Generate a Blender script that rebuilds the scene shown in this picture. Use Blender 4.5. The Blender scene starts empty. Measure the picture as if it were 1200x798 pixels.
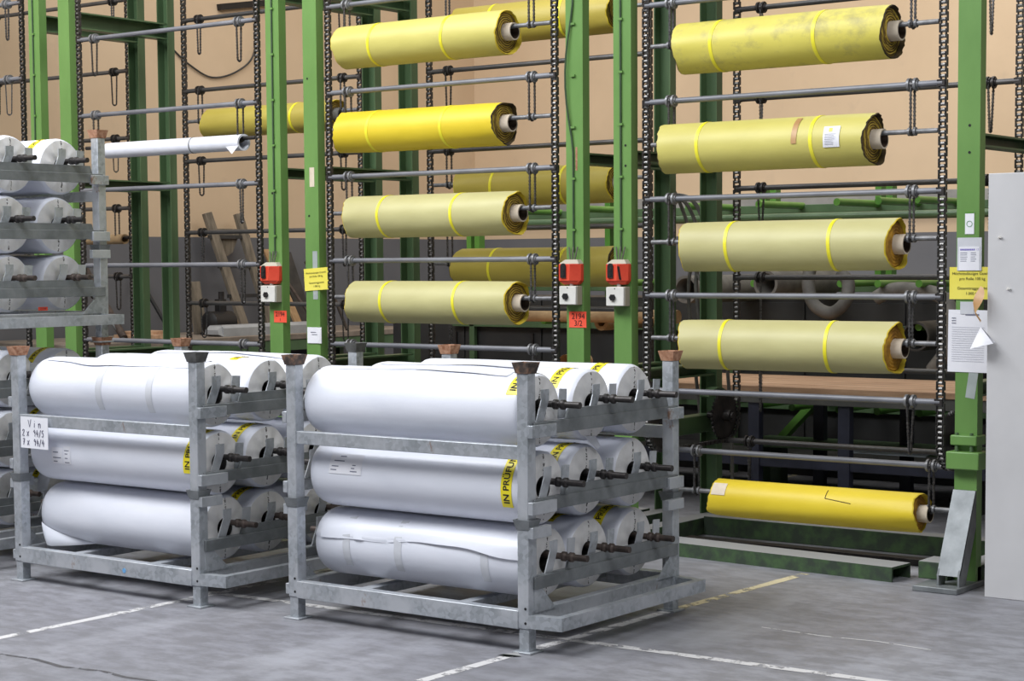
import bpy, math, random
from mathutils import Vector, Matrix

scene = bpy.context.scene
COL = scene.collection
PI = math.pi
# ------------------------------------------------------------------ camera
YAW, PITCH, ROLL, FPX = 0.642529, 0.0678128, -0.007152, 2154.78
fw = Vector((-math.sin(YAW)*math.cos(PITCH), math.cos(YAW)*math.cos(PITCH), -math.sin(PITCH)))
rt = Vector((math.cos(YAW), math.sin(YAW), 0)); up = rt.cross(fw)
r2 = rt*math.cos(ROLL) + up*math.sin(ROLL); u2 = up*math.cos(ROLL) - rt*math.sin(ROLL)
cam_d = bpy.data.cameras.new('camera'); cam = bpy.data.objects.new('camera', cam_d); COL.objects.link(cam)
cam.matrix_world = Matrix(((r2.x, u2.x, -fw.x, 0), (r2.y, u2.y, -fw.y, 0), (r2.z, u2.z, -fw.z, 1.6), (0, 0, 0, 1)))
cam_d.sensor_fit = 'HORIZONTAL'; cam_d.sensor_width = 36; cam_d.lens = FPX/1200*36; cam_d.shift_y = 55.096/1200
cam_d.clip_end = 200
scene.camera = cam
# ------------------------------------------------------------------ world, lights, exposure
w = bpy.data.worlds.new('world'); scene.world = w; w.use_nodes = True
bg = w.node_tree.nodes['Background']; bg.inputs[0].default_value = (0.86, 0.93, 1.0, 1); bg.inputs[1].default_value = 0.135
def area(name, loc, target, sx, sy, power, col):
    d = bpy.data.lights.new(name, 'AREA'); d.shape = 'RECTANGLE'; d.size = sx; d.size_y = sy; d.energy = power; d.color = col
    o = bpy.data.objects.new(name, d); COL.objects.link(o); o.location = loc
    o.rotation_euler = (Vector(target) - Vector(loc)).to_track_quat('-Z', 'Y').to_euler()
    return o
area('roof_light_front', (-8.4, 2.9, 7.5), (-6.6, 6.8, 0.6), 8, 3, 1120, (0.94, 0.965, 1.0))
area('roof_light_side', (1.0, 3.5, 7.5), (-3.0, 7.5, 0.8), 5, 3, 340, (0.96, 0.975, 1.0))
area('roof_light_rear', (-8.0, 13.4, 6.6), (-9.0, 16.5, 1.8), 9, 3, 230, (1.0, 0.96, 0.9))
area('bench_fill_light', (-6.2, 10.9, 6.8), (-6.4, 11.0, 0.5), 7, 1.2, 190, (1.0, 0.98, 0.94))  # added fill lamp brightening the bench top, pegs and rear rolls
vs = scene.view_settings
vs.view_transform = 'Standard'; vs.look = 'None'; vs.exposure = -0.14; vs.gamma = 1.0; vs.use_curve_mapping = False

# ------------------------------------------------------------------ materials
def srgb(r, g, b):
    f = lambda c: (c/255/12.92) if c/255 <= 0.04045 else ((c/255+0.055)/1.055)**2.4
    return (f(r), f(g), f(b), 1)
class NT:
    def __init__(s, name):
        s.m = bpy.data.materials.new(name); s.m.use_nodes = True; s.t = s.m.node_tree
        s.b = s.t.nodes['Principled BSDF']; s.tc = s.t.nodes.new('ShaderNodeTexCoord')
    def n(s, typ, **kw):
        nd = s.t.nodes.new(typ)
        for k, v in kw.items():
            if k.startswith('_'): setattr(nd, k[1:], v)
            else: nd.inputs[k].default_value = v
        return nd
    def l(s, a, b): s.t.links.new(a, b)
    def coord(s, scale=(1, 1, 1), src='Object'):
        mp = s.n('ShaderNodeMapping'); mp.inputs['Scale'].default_value = scale; s.l(s.tc.outputs[src], mp.inputs[0]); return mp.outputs[0]
    def noise(s, scale, vec=None, detail=4, rough=0.55):
        nd = s.n('ShaderNodeTexNoise', Scale=scale, Detail=detail, Roughness=rough)
        s.l(vec if vec is not None else s.coord(), nd.inputs['Vector']); return nd.outputs['Fac']
    def ramp(s, fac, stops):
        nd = s.t.nodes.new('ShaderNodeValToRGB'); e = nd.color_ramp.elements
        e[0].position, e[0].color = stops[0]; e[1].position, e[1].color = stops[-1]
        for p, c in stops[1:-1]:
            q = e.new(p); q.color = c
        s.l(fac, nd.inputs[0]); return nd.outputs[0]
    def mix(s, fac, a, b, blend='MIX'):
        nd = s.t.nodes.new('ShaderNodeMix'); nd.data_type = 'RGBA'; nd.blend_type = blend
        for sock, v in ((nd.inputs[0], fac), (nd.inputs[6], a), (nd.inputs[7], b)):
            if hasattr(v, 'links'): s.l(v, sock)
            elif isinstance(v, (int, float)): sock.default_value = v
            else: sock.default_value = v
        return nd.outputs[2]
    def bump(s, h, strength=0.3, dist=0.01):
        nd = s.n('ShaderNodeBump', Strength=strength, Distance=dist); s.l(h, nd.inputs['Height']); s.l(nd.outputs[0], s.b.inputs['Normal'])
    def math(s, op, a, b=0.0):
        nd = s.t.nodes.new('ShaderNodeMath'); nd.operation = op
        for i, v in enumerate((a, b)):
            if hasattr(v, 'links'): s.l(v, nd.inputs[i])
            else: nd.inputs[i].default_value = v
        return nd.outputs[0]
    def sep(s, vec=None):
        nd = s.t.nodes.new('ShaderNodeSeparateXYZ'); s.l(vec if vec is not None else s.coord(), nd.inputs[0]); return nd.outputs
    def set(s, col=None, rough=None, metal=None):
        for k, v in (('Base Color', col), ('Roughness', rough), ('Metallic', metal)):
            if v is None: continue
            if hasattr(v, 'links'): s.l(v, s.b.inputs[k])
            else: s.b.inputs[k].default_value = v
        return s.m
def plain(name, c1, c2=None, scale=6, rough=0.5, metal=0.0, bump=0.0, stretch=(1, 1, 1)):
    t = NT(name)
    if c2 is None: return t.set(srgb(*c1), rough, metal)
    f = t.noise(scale, t.coord(stretch))
    t.set(t.ramp(f, [(0.35, srgb(*c1)), (0.65, srgb(*c2))]), rough, metal)
    if bump: t.bump(f, bump, 0.005)
    return t.m
M = {}
# galvanised steel: zinc spangle, dull patches
t = NT('galvanised'); v = t.n('ShaderNodeTexVoronoi', Scale=55.0); t.l(t.coord(), v.inputs['Vector'])
sp = t.ramp(v.outputs['Color'], [(0.2, srgb(158, 163, 168)), (0.8, srgb(184, 189, 195))])
dl = t.noise(5, detail=6); cc = t.mix(t.ramp(dl, [(0.42, (0, 0, 0, 1)), (0.62, (1, 1, 1, 1))]), sp, srgb(198, 201, 206))
ru = t.noise(7, t.coord((1, 1, 0.6)), detail=8, rough=0.7); cc = t.mix(t.ramp(ru, [(0.635, (0, 0, 0, 1)), (0.70, (0.85, 0.85, 0.85, 1))]), cc, srgb(142, 100, 66))
M['galv'] = t.set(cc, 0.42, 0.45)
t = NT('galvanised_dull'); f = t.noise(9, detail=6)
M['galv_dull'] = t.set(t.ramp(f, [(0.35, srgb(112, 116, 118)), (0.65, srgb(140, 144, 146))]), 0.5, 0.4)
t = NT('rusty_cap'); f = t.noise(30, detail=6)
M['rust'] = t.set(t.ramp(f, [(0.36, srgb(70, 62, 58)), (0.52, srgb(104, 88, 78)), (0.62, srgb(150, 112, 88)), (0.72, srgb(150, 145, 140))]), 0.8, 0.1)
t = NT('rust_orange'); f = t.noise(40, detail=6)
M['rust_orange'] = t.set(t.ramp(f, [(0.35, srgb(146, 96, 68)), (0.65, srgb(196, 152, 124))]), 0.85, 0.0)
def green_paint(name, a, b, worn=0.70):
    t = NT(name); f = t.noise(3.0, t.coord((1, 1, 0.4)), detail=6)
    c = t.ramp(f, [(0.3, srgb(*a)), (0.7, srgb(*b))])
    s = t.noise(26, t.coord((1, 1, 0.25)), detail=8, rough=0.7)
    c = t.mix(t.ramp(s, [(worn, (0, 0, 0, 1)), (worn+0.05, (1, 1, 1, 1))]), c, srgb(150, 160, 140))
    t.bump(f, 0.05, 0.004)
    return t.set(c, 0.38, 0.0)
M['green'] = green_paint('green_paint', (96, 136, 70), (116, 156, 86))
M['green_dark'] = green_paint('green_paint_dark', (72, 96, 66), (92, 118, 82))  # darker green for the rear posts, beams and back fittings
M['green_vivid'] = green_paint('green_paint_vivid', (72, 126, 46), (104, 156, 66), 0.75)
t = NT('dusty_green'); g = t.n('ShaderNodeNewGeometry'); z = t.sep(g.outputs['Normal'])[2]; f = t.noise(14, detail=7)
c = t.mix(t.ramp(f, [(0.4, (0, 0, 0, 1)), (0.66, (1, 1, 1, 1))]), srgb(50, 62, 50), srgb(66, 92, 56))
M['green_dusty'] = t.set(t.mix(t.ramp(z, [(0.6, (0, 0, 0, 1)), (0.9, (1, 1, 1, 1))]), c, srgb(150, 150, 150)), 0.75)
M['cup_grey'] = plain('dull_cup', (84, 84, 82), (110, 110, 108), 20, 0.6, 0.3)
M['green_box'] = plain('green_box', (40, 118, 50), (52, 134, 62), 5, 0.4)
M['chain'] = plain('chain_steel', (66, 64, 63), (96, 94, 92), 60, 0.4, 0.7)
M['roller'] = plain('chain_roller', (104, 102, 100), (138, 136, 134), 60, 0.4, 0.6)
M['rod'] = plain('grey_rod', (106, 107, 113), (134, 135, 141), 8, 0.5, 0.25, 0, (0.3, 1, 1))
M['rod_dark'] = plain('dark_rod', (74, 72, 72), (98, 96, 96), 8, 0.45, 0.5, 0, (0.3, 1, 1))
M['collar'] = plain('collar_steel', (112, 112, 114), (142, 142, 144), 20, 0.45, 0.35)
M['hanger'] = plain('small_chain', (62, 60, 60), (112, 110, 110), 80, 0.4, 0.7)
M['dark_steel'] = plain('dark_steel', (42, 40, 40), (68, 64, 63), 16, 0.45, 0.5)
M['brown_steel'] = plain('brown_steel', (64, 56, 52), (92, 80, 74), 18, 0.5, 0.4)
M['black'] = plain('black_plastic', (22, 22, 24), None, 1, 0.5)
M['navy'] = plain('navy_paint', (38, 40, 54), (54, 56, 72), 5, 0.5)
M['core'] = plain('paper_core', (206, 190, 168), (226, 212, 192), 10, 0.8)
M['bore'] = plain('shade_tinted_bore', (74, 58, 46), (92, 74, 58), 10, 0.9)  # dark brown puts shade into the colour of the core interior
M['kraft'] = plain('kraft_tube', (150, 122, 88), (176, 148, 110), 8, 0.8)
M['straw'] = plain('yellow_strap', (240, 228, 40), (250, 240, 70), 12, 0.45)
def roll_fabric(name, a, b, dirt=None, strength=1.0):
    t = NT(name)
    f = t.noise(2.2, t.coord((0.7, 1.6, 1.6)), detail=5)
    c = t.ramp(f, [(0.34, srgb(*a)), (0.68, srgb(*b))])
    if dirt:
        s = t.noise(7, t.coord((0.8, 1, 1)), detail=8, rough=0.65)
        c = t.mix(t.ramp(s, [(0.5, (0, 0, 0, 1)), (0.74, (1, 1, 1, 1))]), c, srgb(*dirt))
        k_ = t.noise(4.2, t.coord((0.8, 1.4, 1.4)), detail=9, rough=0.7); c = t.mix(t.ramp(k_, [(0.66, (0, 0, 0, 1)), (0.72, (0.8, 0.8, 0.8, 1))]), c, srgb(92, 84, 56))
    h = t.noise(14, t.coord((0.5, 1, 1)), detail=6); t.bump(h, 0.22, 0.006)
    return t.set(c, 0.5)
M['khaki'] = roll_fabric('khaki_fabric', (186, 179, 124), (202, 196, 140))
M['olive'] = roll_fabric('olive_yellow_fabric', (196, 186, 98), (212, 202, 112))
M['dirty'] = roll_fabric('stained_yellow_fabric', (206, 194, 84), (220, 208, 98), (160, 150, 96))
M['yellow'] = roll_fabric('bright_yellow_fabric', (220, 192, 36), (234, 208, 54))
M['ochre'] = roll_fabric('shade_tinted_yellow_fabric', (176, 158, 66), (192, 174, 80))  # yellow fabric with the rear side's shade mixed into its colour
t = NT('roll_end_spiral'); s3 = t.sep(t.coord()); rr = t.math('SQRT', t.math('ADD', t.math('MULTIPLY', s3[1], s3[1]), t.math('MULTIPLY', s3[2], s3[2])))
wv = t.math('SINE', t.math('ADD', t.math('MULTIPLY', rr, 520.0), t.math('MULTIPLY', t.noise(9, detail=4), 14.0)))
M['spiral'] = t.set(t.ramp(wv, [(0.1, srgb(104, 82, 36)), (0.4, srgb(158, 128, 44)), (0.8, srgb(206, 176, 66))]), 0.85)
M['ochre_end'] = plain('ochre_roll_end', (142, 100, 36), (206, 156, 52), 16, 0.85, 0, 0.4)
M['spiral_edge'] = plain('roll_edge', (206, 178, 40), (232, 206, 60), 20, 0.7)
M['spiral_dark'] = plain('roll_edge_dark', (52, 42, 30), (92, 74, 40), 20, 0.8)
t = NT('white_film'); f = t.noise(3.5, t.coord((0.6, 2, 2)), detail=5)
h = t.noise(6, t.coord((0.35, 1.5, 1.5)), detail=7); t.bump(h, 0.12, 0.012)
M['film'] = t.set(t.ramp(f, [(0.3, srgb(222, 225, 235)), (0.7, srgb(234, 236, 245))]), 0.34)
t = NT('white_film_end'); s3 = t.sep(t.coord()); f = t.noise(20, detail=6)
stitch = t.math('MULTIPLY', t.math('LESS_THAN', t.math('ABSOLUTE', t.math('ADD', s3[1], t.math('MULTIPLY', t.math('SUBTRACT', t.noise(60), 0.5), 0.022))), 0.0042), t.math('GREATER_THAN', t.noise(95, t.coord((1, 0.3, 1))), 0.49))
c = t.ramp(f, [(0.35, srgb(232, 230, 229)), (0.65, srgb(244, 242, 241))])
t.bump(t.noise(24, detail=6), 0.25, 0.01)
M['film_end'] = t.set(t.mix(stitch, c, srgb(96, 92, 92)), 0.45)
M['clear_tape'] = plain('grey_tape', (206, 208, 214), (214, 216, 222), 9, 0.25)
M['warn_tape'] = plain('yellow_tape', (244, 224, 30), (250, 232, 50), 9, 0.4)
M['ink'] = plain('black_ink', (26, 26, 26), None, 1, 0.7)
M['ink_grey'] = plain('grey_ink', (120, 122, 140), None, 1, 0.7)
M['ink_blue'] = plain('violet_ink', (120, 110, 190), None, 1, 0.7)
M['paper'] = plain('white_paper', (232, 232, 238), (240, 240, 246), 5, 0.7)
M['sign'] = plain('yellow_sign', (236, 222, 84), (244, 232, 104), 4, 0.5)
M['red'] = plain('red_plastic', (214, 62, 40), (232, 82, 56), 8, 0.45)
M['red_label'] = plain('red_label', (244, 84, 58), (250, 96, 70), 8, 0.6)
M['ivory'] = plain('ivory_plastic', (214, 212, 206), (226, 224, 218), 6, 0.45)
M['beige_plastic'] = plain('beige_plastic', (176, 168, 150), None, 1, 0.5)
M['panel'] = plain('painted_panel', (198, 197, 198), (207, 206, 207), 2.5, 0.45)
M['brown_tape'] = plain('brown_tape', (176, 132, 84), (196, 156, 108), 12, 0.45)
M['grey_tape2'] = plain('silver_tape', (158, 166, 164), (176, 184, 182), 9, 0.4)
M['board_top'] = None
t = NT('worn_planks'); f = t.noise(2.4, t.coord((0.6, 5, 5)), detail=8, rough=0.65)
M['planks'] = t.set(t.ramp(f, [(0.32, srgb(160, 126, 100)), (0.55, srgb(196, 158, 126)), (0.72, srgb(214, 184, 156))]), 0.7)
M['grey_wood'] = plain('weathered_wood', (98, 90, 78), (134, 122, 106), 5, 0.85, 0, 0.2, (4, 4, 0.6))
M['fresh_wood'] = plain('pale_wood', (164, 130, 92), (186, 152, 112), 5, 0.8, 0, 0.1, (4, 4, 0.6))
M['grey_sleeve'] = plain('grey_sleeve', (92, 89, 84), (120, 116, 110), 7, 0.7)
M['dark_sleeve'] = plain('dark_sleeve', (44, 44, 44), (66, 64, 62), 7, 0.55)
M['backing_dark'] = plain('backing_black', (40, 40, 41), (52, 51, 50), 3, 0.6)  # near-black colour of the added backing box
M['rail_grey'] = plain('dull_grey_rail', (82, 82, 79), (98, 98, 94), 5, 0.7)
M['hose_dark'] = plain('dark_grey_hose', (76, 73, 69), (98, 95, 90), 7, 0.7)
M['tray'] = plain('grey_tray', (138, 136, 132), (156, 154, 150), 3, 0.6)
M['sheet'] = plain('blue_grey_sheet', (120, 128, 134), (140, 148, 154), 3, 0.4)
M['bench'] = plain('bench_top', (120, 108, 96), (146, 134, 122), 5, 0.75)
M['package'] = plain('grey_wrapped_package', (150, 152, 154), (172, 174, 176), 4, 0.5)
M['cable'] = plain('dark_cable', (52, 74, 50), (66, 88, 62), 9, 0.5)
M['cable_grey'] = plain('grey_cable', (88, 84, 80), (116, 112, 106), 9, 0.5)
M['pen'] = plain('pen_ink', (64, 62, 96), None, 1, 0.6)
# concrete
t = NT('concrete_floor')
f1 = t.noise(0.55, detail=8, rough=0.62); f2 = t.noise(5.5, t.coord((1, 1.8, 1)), detail=9, rough=0.68); f3 = t.noise(1.3, t.coord((1.6, 0.5, 1)), detail=6)
c = t.ramp(f1, [(0.3, srgb(126, 126, 132)), (0.52, srgb(143, 143, 150)), (0.72, srgb(156, 157, 164))])
c = t.mix(t.ramp(f2, [(0.42, (0.7, 0.7, 0.7, 1)), (0.6, (0, 0, 0, 1))]), c, srgb(112, 111, 114))
c = t.mix(t.ramp(f3, [(0.56, (0, 0, 0, 1)), (0.75, (0.5, 0.5, 0.5, 1))]), c, srgb(176, 177, 184))
t.bump(f2, 0.10, 0.006)
M['floor'] = t.set(c, t.ramp(f1, [(0.3, (0.42, 0.42, 0.42, 1)), (0.7, (0.6, 0.6, 0.6, 1))]), 0)
def worn_paint(name, col):
    t = NT(name); f = t.noise(9, t.coord(), detail=9, rough=0.7); a = t.ramp(f, [(0.40, (0, 0, 0, 1)), (0.50, (1, 1, 1, 1))])
    t.l(a, t.b.inputs['Alpha']); return t.set(srgb(*col), 0.6)
M['line_white'] = worn_paint('worn_white_line', (208, 206, 206)); M['line_yellow'] = worn_paint('worn_yellow_line', (206, 194, 160))
M['crack'] = worn_paint('floor_crack', (84, 82, 84))
# plaster wall: beige over a grey dado (painted at 1.87 m)
t = NT('wall_plaster'); pz = t.sep(t.coord())[2]
f = t.noise(0.8, detail=7); f2 = t.noise(4, detail=8)
c = t.ramp(f, [(0.3, srgb(202, 176, 145)), (0.7, srgb(216, 190, 158))])
c = t.mix(t.ramp(f2, [(0.6, (0, 0, 0, 1)), (0.8, (0.5, 0.5, 0.5, 1))]), c, srgb(186, 164, 140))
gd = t.ramp(f, [(0.3, srgb(98, 98, 102)), (0.7, srgb(112, 112, 115))])
br = t.n('ShaderNodeTexBrick', Scale=1.0); br.inputs['Mortar Size'].default_value = 0.006; br.inputs['Brick Width'].default_value = 2.4; br.inputs['Row Height'].default_value = 0.62
cx = t.n('ShaderNodeCombineXYZ'); o3 = t.sep(); t.l(t.math('ADD', o3[0], o3[1]), cx.inputs[0]); t.l(o3[2], cx.inputs[1]); t.l(cx.outputs[0], br.inputs['Vector'])
c = t.mix(t.math('GREATER_THAN', pz, 1.87), gd, c)
t.bump(br.outputs['Fac'], -0.5, 0.006)
M['wall'] = t.set(c, 0.8)

# ------------------------------------------------------------------ mesh helpers
class MB:
    def __init__(s): s.v = []; s.f = []
    def add(s, vs, fs):
        b = len(s.v); s.v += [tuple(p) for p in vs]; s.f += [tuple(i+b for i in q) for q in fs]; return s
    def box(s, a, b):
        x0, y0, z0 = a; x1, y1, z1 = b
        return s.add([(x0, y0, z0), (x1, y0, z0), (x1, y1, z0), (x0, y1, z0), (x0, y0, z1), (x1, y0, z1), (x1, y1, z1), (x0, y1, z1)],
                     [(0, 3, 2, 1), (4, 5, 6, 7), (0, 1, 5, 4), (1, 2, 6, 5), (2, 3, 7, 6), (3, 0, 4, 7)])
    def hexa(s, p):  # 8 points, bottom 4 ccw then top 4
        return s.add(p, [(0, 3, 2, 1), (4, 5, 6, 7), (0, 1, 5, 4), (1, 2, 6, 5), (2, 3, 7, 6), (3, 0, 4, 7)])
    def bar(s, p, q, wx, wy, upv=(0, 0, 1)):
        p, q = Vector(p), Vector(q); d = (q-p).normalized(); u = Vector(upv)
        if abs(d.dot(u)) > 0.98: u = Vector((1, 0, 0))
        r = d.cross(u).normalized(); u = r.cross(d)
        c = []
        for e in (p, q): c += [e-r*wx/2-u*wy/2, e+r*wx/2-u*wy/2, e+r*wx/2+u*wy/2, e-r*wx/2+u*wy/2]
        return s.hexa(c)
    def tube(s, pts, r, n=12, caps=True, closed=False):
        pts = [Vector(p) for p in pts]; k = len(pts); rs = r if isinstance(r, (list, tuple)) else [r]*k
        rings = []; prev = None
        for i, p in enumerate(pts):
            a = pts[i-1] if (i or closed) else pts[0]; b = pts[(i+1) % k] if (i < k-1 or closed) else pts[-1]
            d = (b-a).normalized()
            if prev is None:
                u = Vector((0, 0, 1)) if abs(d.z) < 0.9 else Vector((0, 1, 0)); u = (u-d*u.dot(d)).normalized()
            else: u = (prev-d*prev.dot(d)).normalized()
            prev = u; w_ = d.cross(u)
            rings.append([p+(u*math.cos(2*PI*j/n)+w_*math.sin(2*PI*j/n))*rs[i] for j in range(n)])
        vs = [q for rg in rings for q in rg]; fs = []
        for i in range(k if closed else k-1):
            i2 = (i+1) % k
            for j in range(n): fs.append((i*n+j, i*n+(j+1) % n, i2*n+(j+1) % n, i2*n+j))
        if caps and not closed: fs += [tuple(range(n-1, -1, -1)), tuple((k-1)*n+j for j in range(n))]
        return s.add(vs, fs)
    def lathe_x(s, prof, n=24, fn=None, close=False):  # profile of (x, r); axis X
        vs = []; fs = []; k = len(prof)
        for i, (x, r) in enumerate(prof):
            for j in range(n):
                a = 2*PI*j/n; xx, r_ = (x, r) if fn is None else fn(i, x, r, a)
                vs.append((xx, r_*math.cos(a), r_*math.sin(a)))
        for i in range(k if close else k-1):
            i2 = (i+1) % k
            for j in range(n): fs.append((i*n+j, i2*n+j, i2*n+(j+1) % n, i*n+(j+1) % n))
        return s.add(vs, fs)
    def prism(s, pts, ext):  # polygon extruded
        n = len(pts); e = Vector(ext); vs = [Vector(p) for p in pts]+[Vector(p)+e for p in pts]
        return s.add(vs, [tuple(range(n-1, -1, -1)), tuple(range(n, 2*n))]+[(i, (i+1) % n, n+(i+1) % n, n+i) for i in range(n)])
    def mesh(s, name, mat, smooth=True):
        me = bpy.data.meshes.new(name); me.from_pydata(s.v, [], s.f); me.materials.append(M[mat] if isinstance(mat, str) else mat)
        me.validate(); 
        if smooth:
            me.polygons.foreach_set('use_smooth', [True]*len(me.polygons)); me.set_sharp_from_angle(angle=math.radians(38))
        me.update(); return me
def obj(name, data, parent=None, loc=None, rot=None):
    o = bpy.data.objects.new(name, data); COL.objects.link(o); o.parent = parent
    if loc is not None: o.location = loc
    if rot is not None: o.rotation_euler = rot
    return o
def part(name, mb, mat, parent=None, bevel=0, loc=None, world=False):
    if world and parent is not None:
        L = parent.location if parent.parent is None else parent.location + parent.parent.location
        mb.v = [(x-L[0], y-L[1], z-L[2]) for x, y, z in mb.v]
    o = obj(name, mb.mesh(name, mat), parent, loc)
    if bevel:
        m = o.modifiers.new('bevel', 'BEVEL'); m.width = bevel; m.segments = 2; m.limit_method = 'ANGLE'
    return o
def thing(name, label, cat, loc=(0, 0, 0), group=None, rot=None):
    o = obj(name, None, None, loc, rot); o.empty_display_size = 0.1
    return tag(o, label, cat, group)
def tag(o, label, cat, group=None):
    o['label'] = label; o['category'] = cat
    if group: o['group'] = group
    return o
def struct(o): o['kind'] = 'structure'; return o
def copy_tree(o, parent=None):
    c = o.copy(); COL.objects.link(c); c.parent = parent
    for ch in list(o.children): copy_tree(ch, c)
    return c
_txt = {}
def text2d(s, size):
    if s not in _txt:
        cu = bpy.data.curves.new('txt', 'FONT'); cu.body = s; cu.size = 1; cu.align_x = 'CENTER'; cu.align_y = 'CENTER'; cu.resolution_u = 3; cu.offset = 0.018 if 'PR' in s else 0.0
        o = bpy.data.objects.new('txt', cu); COL.objects.link(o); bpy.context.view_layer.update()
        me = bpy.data.meshes.new_from_object(o.evaluated_get(bpy.context.evaluated_depsgraph_get()))
        _txt[s] = ([tuple(v.co) for v in me.vertices], [tuple(p.vertices) for p in me.polygons])
        bpy.data.objects.remove(o); bpy.data.curves.remove(cu); bpy.data.meshes.remove(me)
    v, f = _txt[s]; return [(x*size, y*size) for x, y, z in v], f
def text_xz(mb, s, size, x, y, z):  # upright text facing -Y
    v, f = text2d(s, size); return mb.add([(x+a, y, z+b) for a, b in v], f)
rnd = random.Random(7)

# ------------------------------------------------------------------ setting
WX, WY = -13.24, 17.0
struct(part('floor', MB().box((WX-0.3, -8, -0.3), (9, WY+0.3, 0)), 'floor'))
floor = bpy.data.objects['floor']
struct(part('wall_left', MB().box((WX-0.3, -2, 0), (WX, WY+0.3, 6.5)), 'wall'))
struct(part('wall_back', MB().box((WX, WY, 0), (9, WY+0.3, 6.5)), 'wall'))
def line(name, pts, wd, mat, z=0.0012):
    mb = MB(); L = []; R_ = []
    for i, p in enumerate(pts):
        a = Vector(pts[max(i-1, 0)]); b = Vector(pts[min(i+1, len(pts)-1)]); d = (b-a).normalized(); nrm = Vector((-d.y, d.x))*wd/2*(1+rnd.uniform(-.12, .12))
        L.append((p[0]+nrm.x, p[1]+nrm.y, z)); R_.append((p[0]-nrm.x, p[1]-nrm.y, z))
    n = len(pts); mb.add(L+R_, [(n+i, n+i+1, i+1, i) for i in range(n-1)])
    return part(name, mb, mat, floor)
def seg(a, b, n=24): return [(a[0]+(b[0]-a[0])*i/n, a[1]+(b[1]-a[1])*i/n) for i in range(n+1)]
line('painted_line', seg((-6.46, 3.6), (-6.50, 7.4)), 0.055, 'line_white')
line('painted_line', seg((-6.55, 6.25), (-1.2, 6.42), 40), 0.055, 'line_white', 0.0016)
line('painted_line', seg((-4.49, 3.8), (-4.43, 7.1)), 0.055, 'line_white')
line('painted_line', seg((-4.43, 7.1), (-4.39, 8.36)), 0.055, 'line_yellow')
line('painted_line', seg((-6.49, 11.6), (-6.56, 14.5)), 0.055, 'line_yellow')
line('floor_crack', [(-6.2, 4.74), (-6.0, 4.76), (-5.8, 4.73), (-5.6, 4.77), (-5.45, 4.75), (-5.3, 4.77), (-5.0, 4.70), (-4.6, 4.72)], 0.022, 'crack')
line('floor_scratch', [(-3.9, 7.02), (-3.6, 7.0), (-3.35, 7.03), (-3.1, 7.0)], 0.012, 'line_white')
# wall duct on the back wall
duct = tag(part('cable_duct', MB().box((-12.6, WY-0.092, 2.06), (-2.5, WY-0.002, 2.28)), 'tray', None, 0.006), 'long grey horizontal cable duct fixed low on the beige back wall', 'cable duct')

# ------------------------------------------------------------------ storage lifts
P = 2.317; YC, YR = 8.48, 9.46; ZT = 4.15
SPZ, SPR = 0.70, 0.145
def chain_mesh():
    path = []
    z = ZT
    def arc(cy, cz, a0, a1, n):
        for i in range(n+1):
            a = a0+(a1-a0)*i/n; path.append((cy+SPR*math.cos(a), cz+SPR*math.sin(a)))
    path.append((YC, ZT)); arc(YC+SPR, SPZ, PI, 1.5*PI, 8); arc(YR-SPR, SPZ, 1.5*PI, 2*PI, 8); path.append((YR, ZT)); arc(YR-SPR, ZT, 0, PI/2, 8); arc(YC+SPR, ZT, PI/2, PI, 8)
    pitch = 0.0272; pts = []; carry = 0
    for (a, b) in zip(path, path[1:]):
        L = math.hypot(b[0]-a[0], b[1]-a[1]); s = carry
        while s < L:
            pts.append((a[0]+(b[0]-a[0])*s/L, a[1]+(b[1]-a[1])*s/L)); s += pitch
        carry = s-L
    pl, ro = MB(), MB()
    for i in range(len(pts)-1):
        (y0, z0), (y1, z1) = pts[i], pts[i+1]; d = Vector((0, y1-y0, z1-z0)).normalized()
        off = 0.0125 if i % 2 else 0.0195
        a = Vector((0, y0, z0))-d*0.009; b = Vector((0, y1, z1))+d*0.009
        for sx in (-1, 1): pl.bar(a+Vector((sx*off, 0, 0)), b+Vector((sx*off, 0, 0)), 0.0035, 0.020, (1, 0, 0) if False else Vector((0, -d.z, d.y)))
        ro.tube([(-0.0115, y0, z0), (0.0115, y0, z0)], 0.0085, 8, False)
    return pl, ro
pl, ro = chain_mesh()
pl.v = [(x, y-YC, z) for x, y, z in pl.v]; ro.v = [(x, y-YC, z) for x, y, z in ro.v]
CH_PL, CH_RO = pl.mesh('chain_plates', 'chain'), ro.mesh('chain_rollers', 'roller')
bay_name = ['leftmost lift at the picture edge', 'left lift behind the twin stacks of white rolls', 'middle lift between the switch-box posts', 'right lift beside the white panel']
def upost(x0, y0, z0, z1, wd=0.115, dp=0.065, th=0.008, web='front'):
    if web == 'front': return MB().prism([(x0, y0, z0), (x0+wd, y0, z0), (x0+wd, y0+dp, z0), (x0+wd-th, y0+dp, z0), (x0+wd-th, y0+th, z0), (x0+th, y0+th, z0), (x0+th, y0+dp, z0), (x0, y0+dp, z0)], (0, 0, z1-z0))
    return MB().prism([(x0, y0, z0), (x0+th, y0, z0), (x0+th, y0+dp-th, z0), (x0+wd-th, y0+dp-th, z0), (x0+wd-th, y0, z0), (x0+wd, y0, z0), (x0+wd, y0+dp, z0), (x0, y0+dp, z0)], (0, 0, z1-z0))
lifts = []
LB = ['tall green steel storage lift at the left picture edge, mostly cut off', 'tall green storage lift with mostly empty rods behind the left rack',
      'tall green storage lift in the middle carrying four yellow rolls in front', 'tall green storage lift at the right carrying five rolls beside the white panel']
POST_W = 0.115
SPROCK = None
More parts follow.
